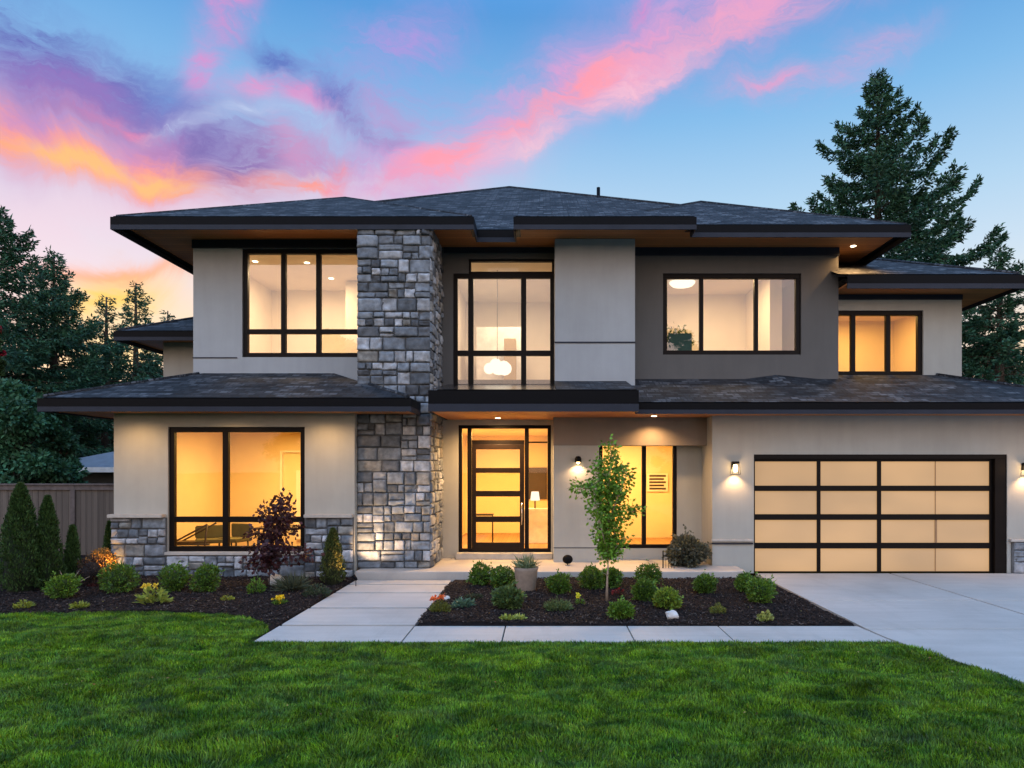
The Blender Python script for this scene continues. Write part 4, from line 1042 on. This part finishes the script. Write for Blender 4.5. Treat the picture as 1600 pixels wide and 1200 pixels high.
low_plant('ground_plant', 124, 950, 14, 'small yellow green plant right of the round bright shrub in the left bed', GY, n=160, leaf=.06)
low_plant('ground_plant', 355, 938, 11, 'tiny yellow green plant below the mullion window, in bare mulch', GY, n=120, leaf=.045)
low_plant('flowering_plant', 437, 944, 12, 'small plant with bright yellow flowers beside the front path', G2, n=160, leaf=.05, flower=(.85, .62, .02), nf=16)
low_plant('ground_plant', 400, 926, 15, 'fresh green leafy plant left of the purple leaved tree trunk', (.10, .20, .02), n=260, leaf=.06, h=1.6)
low_plant('ornamental_grass', 456, 922, 17, 'grey green tuft of ornamental grass between purple tree and uplit cedar', (.07, .085, .05), n=500, leaf=.28, wid=.05, h=.4)
low_plant('ground_plant', 495, 932, 26, 'low dark green spreading plant at the foot of the uplit cedar', (.035, .06, .028), n=700, leaf=.045, h=.8)
low_plant('red_plant', 150, 918, 14, 'small reddish plant beside the dark barberry at the left corner', (.12, .03, .03), n=220, leaf=.045)
low_plant('flowering_plant', 688, 957, 18, 'yellow green plant with an orange bloom at the right edge of the front path', (.12, .14, .025), n=420, leaf=.055, h=1.1, flower=(.75, .16, .04), nf=4, fsize=.04)
low_plant('succulent', 724, 949, 20, 'bluish green low succulent beside the orange flowering plant', (.085, .16, .10), n=260, leaf=.075, h=.6, wid=.45)
low_plant('ground_plant', 792, 970, 11, 'left one of two pale yellow green plants at the front edge of the right bed', (.28, .34, .06), n=90, leaf=.06, wid=.5)
low_plant('ground_plant', 812, 969, 11, 'right one of two pale yellow green plants at the front edge of the right bed', (.30, .36, .08), n=90, leaf=.06, wid=.5)
low_plant('juniper', 872, 954, 26, 'low spreading juniper in front of the middle boxwood', (.10, .15, .05), n=600, leaf=.07, wid=.2, h=.7)
low_plant('flowering_plant', 906, 945, 7, 'single small yellow flower in the mulch left of the thin trunk', G2, n=50, leaf=.05, flower=(.75, .75, .05), nf=4, h=1.6)
low_plant('flowering_plant', 968, 932, 12, 'dark plant with red flowers at the foot of the young tree', (.06, .03, .02), n=160, leaf=.05, flower=(.22, .015, .02), nf=7)
low_plant('flowering_plant', 1028, 948, 9, 'tiny plant with orange yellow flowers left of the lime green shrub', G3, n=80, leaf=.04, flower=(.8, .4, .04), nf=5)
low_plant('ground_plant', 1122, 958, 15, 'small yellow green shrub alone in the mulch right of the white rock', (.14, .17, .025), n=360, leaf=.035, h=1.0)
low_plant('sedum', 1196, 970, 12, 'pale yellow green sedum in front of the large boxwood by the driveway', (.32, .36, .10), n=260, leaf=.05, wid=.6, h=1.2)
low_plant('dark_shrub', 740, 936, 20, 'flat dark plant in the corner where path meets porch', (.035, .05, .02), n=300, leaf=.04, h=.4)
# lavender mound beside the garage wall on the porch
t = tuft_ball('lavender_shrub', 1080, 893, 32, 'grey green lavender mound in the corner of porch and garage wall', (.075, .085, .065), 'shrub', n=3600, leaf=.075, squash=.72, seed=40)
t.location = (PX(1078, 13.75)-.02, 13.85, .155)
# planter with spiky plant
x, y = at_ground(822, 924); t = empty('planter', (x, y, .02), 'tall tapered stone planter with a spiky plant in front of the porch', 'planter')
MB().lathe([(0, 0), (.15, 0), (.165, .05), (.20, .36), (.215, .42), (.19, .42), (.18, .38), (0, .37)], n=28).build('pot', M['pot'], t, local=True)
rs = np.random.RandomState(8); n = 160; a = rs.uniform(0, 6.28, n); el = rs.uniform(.3, 1.4, n); D = unit(np.stack([np.cos(a)*np.cos(el), np.sin(a)*np.cos(el), np.sin(el)], 1))
leaves('spiky_plant', rs, np.tile((0, 0, .38), (n, 1))+rs.normal(0, .05, (n, 3))*(1, 1, .1), D, rs.uniform(.16, .34, n), .022, np.array((.15, .20, .10))*rs.uniform(.6, 1.5, (n, 1)), M['leaf'], t)
def rock(px, pyb, r, label, seed, m='rock'):
    x, y = at_ground(px, pyb); R = r*y/F; bm = bmesh.new(); bmesh.ops.create_icosphere(bm, subdivisions=4, radius=1)
    for v in bm.verts:
        k = 1+.28*mnoise.noise(v.co*1.3+Vector((seed, 0, 0)))+.10*mnoise.noise(v.co*4+Vector((seed, 3, 0)))
        v.co = Vector((v.co.x*R*k, v.co.y*R*k*.8, v.co.z*R*k*.75))
    mb = MB(); mb.add_bm(bm, 0, True); o = mb.build('rock', M[m]); o.location = (x, y, .02+R*.5)
    tag(o, label, 'rock')
rock(1050, 966, 10, 'white rock at the front of the bed below the lime green shrub', 3)
rock(432, 914, 13, 'pale round boulder behind the purple leaved tree trunk', 6)
rock(945, 912, 11, 'grey rounded stone tucked behind the young tree trunk', 9, 'pot')
rock(697, 938, 6, 'small pale stone at the path edge behind the orange flowering plant', 12)
# round black landscape ball light on the porch by the wall
x, y = PX(887, 13.9), 13.9; t = empty('garden_floodlight', (x, y, .155), 'round black floodlight on a short stake on the porch, left of the young tree', 'lamp')
bm = bmesh.new(); bmesh.ops.create_uvsphere(bm, u_segments=20, v_segments=12, radius=.105); MB().add_bm(bm, 0, True, Matrix.Translation((0, 0, PZ(874, 13.9)-.155)) @ Matrix.Diagonal((1, .75, .9, 1))).build('head', M['black'], t, local=True)
MB().tube([(0, 0, 0), (.01, 0, .12)], .01, 6).tube([(-.05, 0, .004), (.05, 0, .004)], .008, 5).build('stake', M['black'], t, local=True)
# fine hooped edging beside the lavender
t = MB()
for k in range(5):
    xx = PX(1036, 13.5)+k*.055; t.tube([(xx, 13.5, .15), (xx, 13.5, .36-.01*k)], .005, 5)
t.tube([(PX(1036, 13.5), 13.5, .15), (PX(1036, 13.5), 13.5, .50)], .012, 6); t.tube([(PX(1036, 13.5), 13.5, .40), (PX(1036, 13.5)+.24, 13.5, .35)], .006, 5)
tag(t.build('plant_support', M['black']), 'thin black wire plant support at the left side of the lavender mound', 'plant support')

def columnar(px, pyt, pyb, rpx, label, seed, hue=(.030, .066, .016), n=7000, Y=None, leaf=.05, cone=1.0, group='columnar cedars by the fence'):
    x, y = at_ground(px, pyb) if Y is None else (PX(px, Y), Y); H = PZ(pyt, y)-.02; R = rpx*y/F; rs = np.random.RandomState(seed)
    t = empty('columnar_cedar', (x, y, .02), label, 'cedar', group)
    u = rs.rand(n)**.75; a = rs.uniform(0, 6.283, n); prof = np.clip((1-u)**.62*1.05, 0, 1)*(.80+.2*np.minimum(u/.12, 1))
    lump = .84+.16*np.sin(a*5+u*22+seed)+rs.normal(0, .07, n)
    q = R*prof*lump*np.where(rs.rand(n) < .2, rs.uniform(.5, 1, n), 1)
    P = np.stack([np.cos(a)*q, np.sin(a)*q, .04+u*(H-.1)], 1); D = unit(np.stack([np.cos(a)*.45, np.sin(a)*.45, np.full(n, 1.0)], 1)+rs.normal(0, .28, (n, 3)))
    c = np.array(hue)*rs.uniform(.5, 1.8, (n, 1))
    leaves('foliage', rs, P, D, leaf*rs.uniform(.6, 1.5, n), leaf*.42, c, M['needle'], t)
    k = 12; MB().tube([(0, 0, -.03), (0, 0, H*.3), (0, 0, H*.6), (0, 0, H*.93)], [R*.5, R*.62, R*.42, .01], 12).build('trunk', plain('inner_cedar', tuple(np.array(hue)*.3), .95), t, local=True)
    return t
columnar(32, 752, 925, 34, 'tallest columnar cedar at the far left, before the fence', 1, n=11000)
columnar(74, 772, 921, 23, 'second columnar cedar from the left, touching the tallest one', 2, n=8000)
columnar(113, 818, 915, 13, 'narrow short columnar cedar standing alone before the fence boards', 3, n=4500)
columnar(171, 812, 898, 11, 'narrow columnar cedar tight against the left corner of the house', 4, n=3500)
columnar(520, 822, 912, 21, 'small cedar glowing orange on its right, between the window and stone column', 5, hue=(.055, .075, .018), n=5500, leaf=.04, group='small uplit cedar')
uplight(PX(556, 12.35), 12.35, .03, 'small black uplight at the path side of the glowing cedar', (PX(521, 12.3), 12.35, .52), 45, 60, (1, .45, .15))
# dark barberry and lit foliage at the corner
t = tuft_ball('barberry_shrub', 143, 918, 25, 'dark purple brown barberry beside the fence, dim in front', (.030, .018, .016), 'shrub', seed=60, leaf=.03, squash=1.15)
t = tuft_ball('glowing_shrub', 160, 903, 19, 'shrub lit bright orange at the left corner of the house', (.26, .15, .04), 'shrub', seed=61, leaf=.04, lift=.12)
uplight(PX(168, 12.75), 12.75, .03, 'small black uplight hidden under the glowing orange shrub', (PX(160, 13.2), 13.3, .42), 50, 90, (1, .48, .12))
b = MB(); bx, by = at_ground(108, 922)
for q in ((-.2, .35), (.0, .30), (.16, .38), (.32, .25)): b.tube([(bx, by, 0), (bx+q[0]*.5, by, q[1]*.6), (bx+q[0], by+.05, q[1])], [.012, .008, .003], 5)
tag(b.build('bare_branches', M['bark_pale']), 'bare pale curved twigs between the round shrub and the barberry', 'branches')

# broadleaf small trees
def small_tree(name, px, Y, z0, pyt, label, cat, hue, limbs, seed, leaf, barkm, crown_z, n_per=90, spread=.10, trunk_r=.022, foldl=.3):
    x = PX(px, Y); t = empty(name, (x, Y, z0), label, cat); rs = np.random.RandomState(seed); R = random.Random(seed)
    tm = MB(); PP = []; DD = []
    for (pts) in limbs:
        P3 = [Vector(((PX(a, Y)-x), dy, PZ(b, Y)-z0)) for a, b, dy in pts]
        n = len(P3); tm.tube(P3, [trunk_r*(1-.75*k/(n-1))*(1 if P3[0].z < .3 else .55) for k in range(n)], 6)
        for k in range(n-1):
            if (P3[k].z+P3[k+1].z)/2 < crown_z: continue
            L = (P3[k+1]-P3[k]).length; m = int(n_per*L/.2)
            s = rs.rand(m, 1); A = np.array(P3[k]); B = np.array(P3[k+1]); taper = 1.0 if k < n-2 else .75
            q = A+(B-A)*s; off = rs.normal(0, spread*taper, (m, 3)); PP.append(q+off*(1, 1, .8)); DD.append(unit(unit(off+1e-6)+rs.normal(0, .5, (m, 3))+(0, 0, -.15)))
        for k in range(1, n-1):
            for _ in range(3):
                a = R.uniform(0, 6.28); e = P3[k]+Vector((math.cos(a), math.sin(a), .7))*spread*1.2; tm.tube([P3[k], e], [.006, .002], 4)
    P = np.concatenate(PP); D = np.concatenate(DD); n = len(P); c = np.array(hue)*rs.uniform(.45, 1.6, (n, 1))
    leaves('crown', rs, P, D, leaf*rs.uniform(.6, 1.25, n), leaf*.75, c, M['leaf'], t, foldl)
    tm.build('trunk', barkm, t, local=True); return t
yt = at_ground(948, 940)[1]
L = [[(948, 940, 0), (949, 900, 0), (951, 868, 0)],
     [(951, 868, 0), (950, 820, .03), (952, 760, 0), (955, 715, 0), (954, 692, 0)],
     [(951, 868, 0), (940, 830, -.1), (930, 790, -.15), (925, 760, -.1), (905, 765, -.1), (899, 757, -.1)],
     [(951, 868, 0), (962, 830, .1), (975, 800, .12), (992, 800, .1), (1000, 795, .1)],
     [(950, 820, 0), (938, 770, .1), (936, 735, .12), (942, 715, .1)],
     [(950, 820, 0), (965, 775, -.1), (976, 745, -.12), (978, 735, -.1)],
     [(951, 868, 0), (945, 845, .12), (938, 835, .15)], [(951, 868, 0), (965, 850, -.1), (975, 838, -.12)], [(952, 790, 0), (968, 765, .1), (972, 725, .1)], [(952, 780, 0), (948, 745, -.12), (955, 728, -.12)]]
small_tree('young_tree', 948, yt, .02, 690, 'slender young tree with bright green leaves and pale trunk before the porch', 'tree', (.13, .27, .025), L, 5, .064, M['bark_pale'], .75, 92, .074, .024)
yt = at_ground(420, 918)[1]
L = [[(420, 920, 0), (421, 890, 0), (424, 850, 0), (432, 800, 0), (444, 774, 0)],
     [(421, 880, 0), (405, 860, .1), (392, 858, .1)], [(422, 875, 0), (445, 862, -.1), (470, 862, -.1), (484, 868, -.1)], [(424, 860, 0), (405, 835, -.1), (398, 828, -.1)],
     [(425, 850, 0), (448, 830, .1), (458, 820, .1)], [(428, 820, 0), (415, 800, .1), (410, 792, .1)], [(430, 815, 0), (448, 800, -.1), (456, 788, -.1)], [(422, 870, 0), (425, 862, -.2), (435, 850, -.25)], [(424, 850, 0), (422, 835, .2), (430, 815, .2)], [(422, 880, 0), (400, 882, 0), (388, 878, 0)]]
small_tree('purple_leaf_tree', 420, yt, .02, 772, 'small purple leaved tree in front of the ground floor left window', 'tree', (.050, .017, .022), L, 7, .085, M['bark_purple'], .38, 60, .085, .015)

# large conifers behind
def conifer(px, pyt, Y, Rpx, label, seed, z_low=.12, nb=150, hue=(.032, .088, .046), leaf=.16, dens=34, up=.35, group=None, cat='conifer', name='conifer', trunk_r=.28, lean=0, cap=.48):
    x = PX(px, Y); H = PZ(pyt, Y); R = Rpx*Y/F; rs = np.random.RandomState(seed)
    t = empty(name, (x, Y, -.05), label, cat, group); tm = MB()
    tm.tube([(lean*k/8*H*.1, 0, H*k/8) for k in range(9)], [trunk_r*(1-.95*k/8)+.012 for k in range(9)], 8)
    PP = []; DD = []
    for i in range(nb):
        f = z_low+(1-z_low)*(i/nb)**.9; z = H*f; a = i*2.39996+rs.uniform(-.3, .3)
        Lb = R*(min(1, (1-f)/cap)**1.05)*rs.uniform(.45, 1.12)+.16
        if rs.rand() < .12: Lb *= 1.25
        ca, sa_ = math.cos(a), math.sin(a); e0 = -.05+.55*f+rs.uniform(-.15, .15); K = 7; pts = []; p = np.array((lean*f*H*.1, 0, z)); ang = e0
        for k in range(K+1):
            pts.append(p.copy()); ang = e0-.75*math.sin(math.pi*min(k/K*1.15, 1))*(1-f*.5)+up*(k/K)**2*1.6
            p = p+np.array((ca*math.cos(ang), sa_*math.cos(ang), math.sin(ang)))*Lb/K
        tm.tube(pts, [max(.006, trunk_r*.16*(1-f*.5)*(1-k/(K+.3))) for k in range(K+1)], 4, cap=False)
        pts = np.array(pts); m = int(dens*Lb*(1.0+.6*Lb/R)); s = .12+.88*rs.rand(m)**.8; k = np.minimum((s*K).astype(int), K-1); fr = (s*K-k)[:, None]
        q = pts[k]*(1-fr)+pts[k+1]*fr; tan = unit(pts[k+1]-pts[k]); side = np.array((-sa_, ca, 0)); sg = rs.choice([-1, 1], m)
        tw = (np.minimum(Lb*.22, 1.1)*(1-s*.85)+.05)*rs.rand(m)
        q = q+side*(sg*tw)[:, None]+tan*(tw*.5)[:, None]; q[:, 2] -= tw*.25+rs.rand(m)*.10*min(1, Lb)
        for rep in range(3):
            PP.append(q+rs.normal(0, .055, (m, 3))); DD.append(unit(tan*.7+side*(sg*.6)[:, None]+rs.normal(0, .45, (m, 3))+(0, 0, -.30)))
    P = np.concatenate(PP); D = np.concatenate(DD); n = len(P); c = np.array(hue)*rs.uniform(.45, 1.7, (n, 1)); bl = rs.rand(n) < .2; c[bl] *= (1.0, 1.25, 1.2)
    leaves('crown', rs, P, D, leaf*rs.uniform(.6, 1.4, n), leaf*.36, c, M['needle'], t); tm.build('trunk', M['bark'], t, local=True); return t
CG = 'evergreens behind the house'
conifer(1372, 112, 30, 178, 'tall dark conifer rising behind the right side of the roof', 21, nb=210, dens=42, leaf=.20, up=.5, group=CG, trunk_r=.4, cap=.42)
conifer(1562, 385, 25, 120, 'conifer at the right edge behind the right wing', 22, nb=100, dens=46, leaf=.17, up=.7, group=CG)
conifer(-6, 325, 24, 200, 'tallest dark conifer at the left edge of the picture', 23, nb=140, dens=46, leaf=.17, up=.6, group=CG)
conifer(84, 392, 27, 105, 'conifer with ragged crown standing right of the tallest one on the left', 24, nb=110, dens=40, leaf=.18, up=.7, group=CG)
conifer(212, 440, 31, 68, 'airy conifer showing sky through it, next to the small left roof', 25, nb=85, dens=30, leaf=.17, up=.7, group=CG)
conifer(166, 462, 29, 52, 'thin airy conifer between the ragged one and the small left roof', 26, nb=70, dens=32, leaf=.17, up=.6, group=CG)
conifer(262, 484, 34, 45, 'far small conifer just left of the upper left wall', 27, nb=60, dens=28, leaf=.18, group=CG)

def bushy_tree(px, pyt, Y, Rpx, label, seed, hue, n=26000, leaf=.13, base=.12, cat='tree', name='evergreen_tree', group=None, clumps=70, flower=None):
    x = PX(px, Y); H = PZ(pyt, Y); R = Rpx*Y/F; rs = np.random.RandomState(seed); t = empty(name, (x, Y, -.05), label, cat, group)
    u = rs.rand(clumps); a = rs.uniform(0, 6.283, clumps); q = np.sqrt(rs.rand(clumps)); prof = np.sin(math.pi*np.clip(u*.82+.14, 0, 1))**.7
    cc = np.stack([np.cos(a)*q*R*prof*.85, np.sin(a)*q*R*prof*.85, H*(base+(1-base)*u*.93)], 1); cr = R*rs.uniform(.16, .34, clumps)
    k = rs.randint(0, clumps, n); d = unit(rs.normal(size=(n, 3))); P = cc[k]+d*(cr[k]*rs.rand(n)**.45)[:, None]*(1, 1, .75); D = unit(d+rs.normal(0, .6, (n, 3))+(0, 0, -.1))
    c = np.array(hue)*rs.uniform(.5, 1.6, (n, 1))*rs.uniform(.75, 1.3, clumps)[k][:, None]
    if flower is not None: fk = (rs.rand(clumps) < .35)[k] & (rs.rand(n) < .8); c[fk] = np.array(flower)*rs.uniform(.7, 1.3, (fk.sum(), 1))
    leaves('crown', rs, P, D, leaf*rs.uniform(.6, 1.4, n), leaf*.6, c, M['needle'], t)
    tm = MB(); tm.tube([(0, 0, 0), (.05, 0, H*.4), (0, .05, H*.85)], [.16, .11, .03], 7)
    for i in range(clumps):
        z = max(.3, cc[i][2]-cr[i]*1.5); tm.tube([(0, 0, min(z, H*.8)*.85), cc[i]], [.035, .01], 4, cap=False)
    tm.build('trunk', M['bark'], t, local=True); return t
EG = 'dense evergreens beyond the fence'
bushy_tree(30, 590, 18.5, 95, 'dense dark green evergreen beyond the fence at far left', 31, (.032, .10, .048), group=EG)
bushy_tree(92, 625, 19.5, 26, 'lower dense evergreen beyond the fence, left of the neighbour roof', 32, (.028, .085, .042), n=16000, group=EG)
bushy_tree(150, 560, 34, 75, 'dark leafy tree right behind the neighbour roof', 33, (.035, .055, .02), n=18000, leaf=.18, group=EG)
bushy_tree(235, 560, 36, 70, 'dark leafy tree between the neighbour roof and the house', 34, (.038, .055, .02), n=16000, leaf=.18, group=EG)
bushy_tree(1560, 520, 29, 60, 'loose leafy tree with pinkish leaves low at the right edge', 35, (.04, .06, .02), n=9000, leaf=.16, group='trees at right', flower=(.30, .14, .10))
bushy_tree(-8, 500, 20, 17, 'tree with crimson flower clusters at the left edge of the picture', 36, (.03, .06, .02), n=5000, leaf=.09, base=.72, name='flowering_tree', clumps=14, flower=(.45, .02, .05))

# trees across the street, behind the camera: the upper windows mirror them
SG = 'street trees mirrored in the windows'
bushy_tree_at = lambda X, Y, H, R, label, seed: bushy_tree(HX+X/Y*F, HY-(H-CAMZ)/Y*F, Y, R/Y*F, label, seed, (.09, .10, .03), n=15000, leaf=.26, clumps=46, group=SG, name='street_tree')
bushy_tree_at(-15.5, -20, 13, -3.8, 'leafy tree mirrored in the right pane of the upper left window', 51)
bushy_tree_at(10.5, -22, 13.5, -3.2, 'leafy tree mirrored in the left pane of the upper right window', 52)

# ------------------------------------------------------------------ fence
YF = 16.4; fe = empty('fence', (-12, YF, 0), 'weathered grey wooden privacy fence left of the house', 'fence'); zf = PZ(757, YF)
fb = MB(); R3 = random.Random(4); xx = -22.0
while xx < -8.5:
    w = .138; fb.box(xx, xx+w, YF+R3.uniform(-.004, .004), YF+.02, .03, zf-.02); xx += .145
fb.build('boards', M['fence'], fe)
for xx in (-21.5, -19.1, -16.7, -14.3, PX(115, YF), -8.75): MB().box(xx-.05, xx+.05, YF-.045, YF-.006, 0, zf-.03).build('post', M['cap_wood'], fe)
fr = MB(); fr.box(-22, -8.5, YF-.07, YF+.07, zf-.018, zf+.022); fr.box(-22, -8.5, YF-.04, YF-.007, zf-.13, zf-.03); fr.build('cap_rail', M['cap_wood'], fe)
# neighbour's house
nh = empty('neighbour_house', (-16, 26, 0), 'low neighbouring house with grey hip roof beyond the fence', 'house')
YN = 22; xr = PX(60, YN)
MB().box(PX(60, YN), PX(230, YN), YN, YN+6, 0, PZ(733, YN)).build('wall', M['nwall'], nh)
zN = PZ(731, YN); x0, x1 = PX(45, YN-.4), PX(250, YN-.4)
nr = MB()
for p in hip(x0, x1, YN-.5, YN+6.5, zN, .33): nr.quad(*p)
nr.build('roof', M['nroof'], nh)
fs = MB(); fs.box(x0, x1, YN-.56, YN-.5, zN-.14, zN+.02); fs.build('fascia', M['white'], nh)
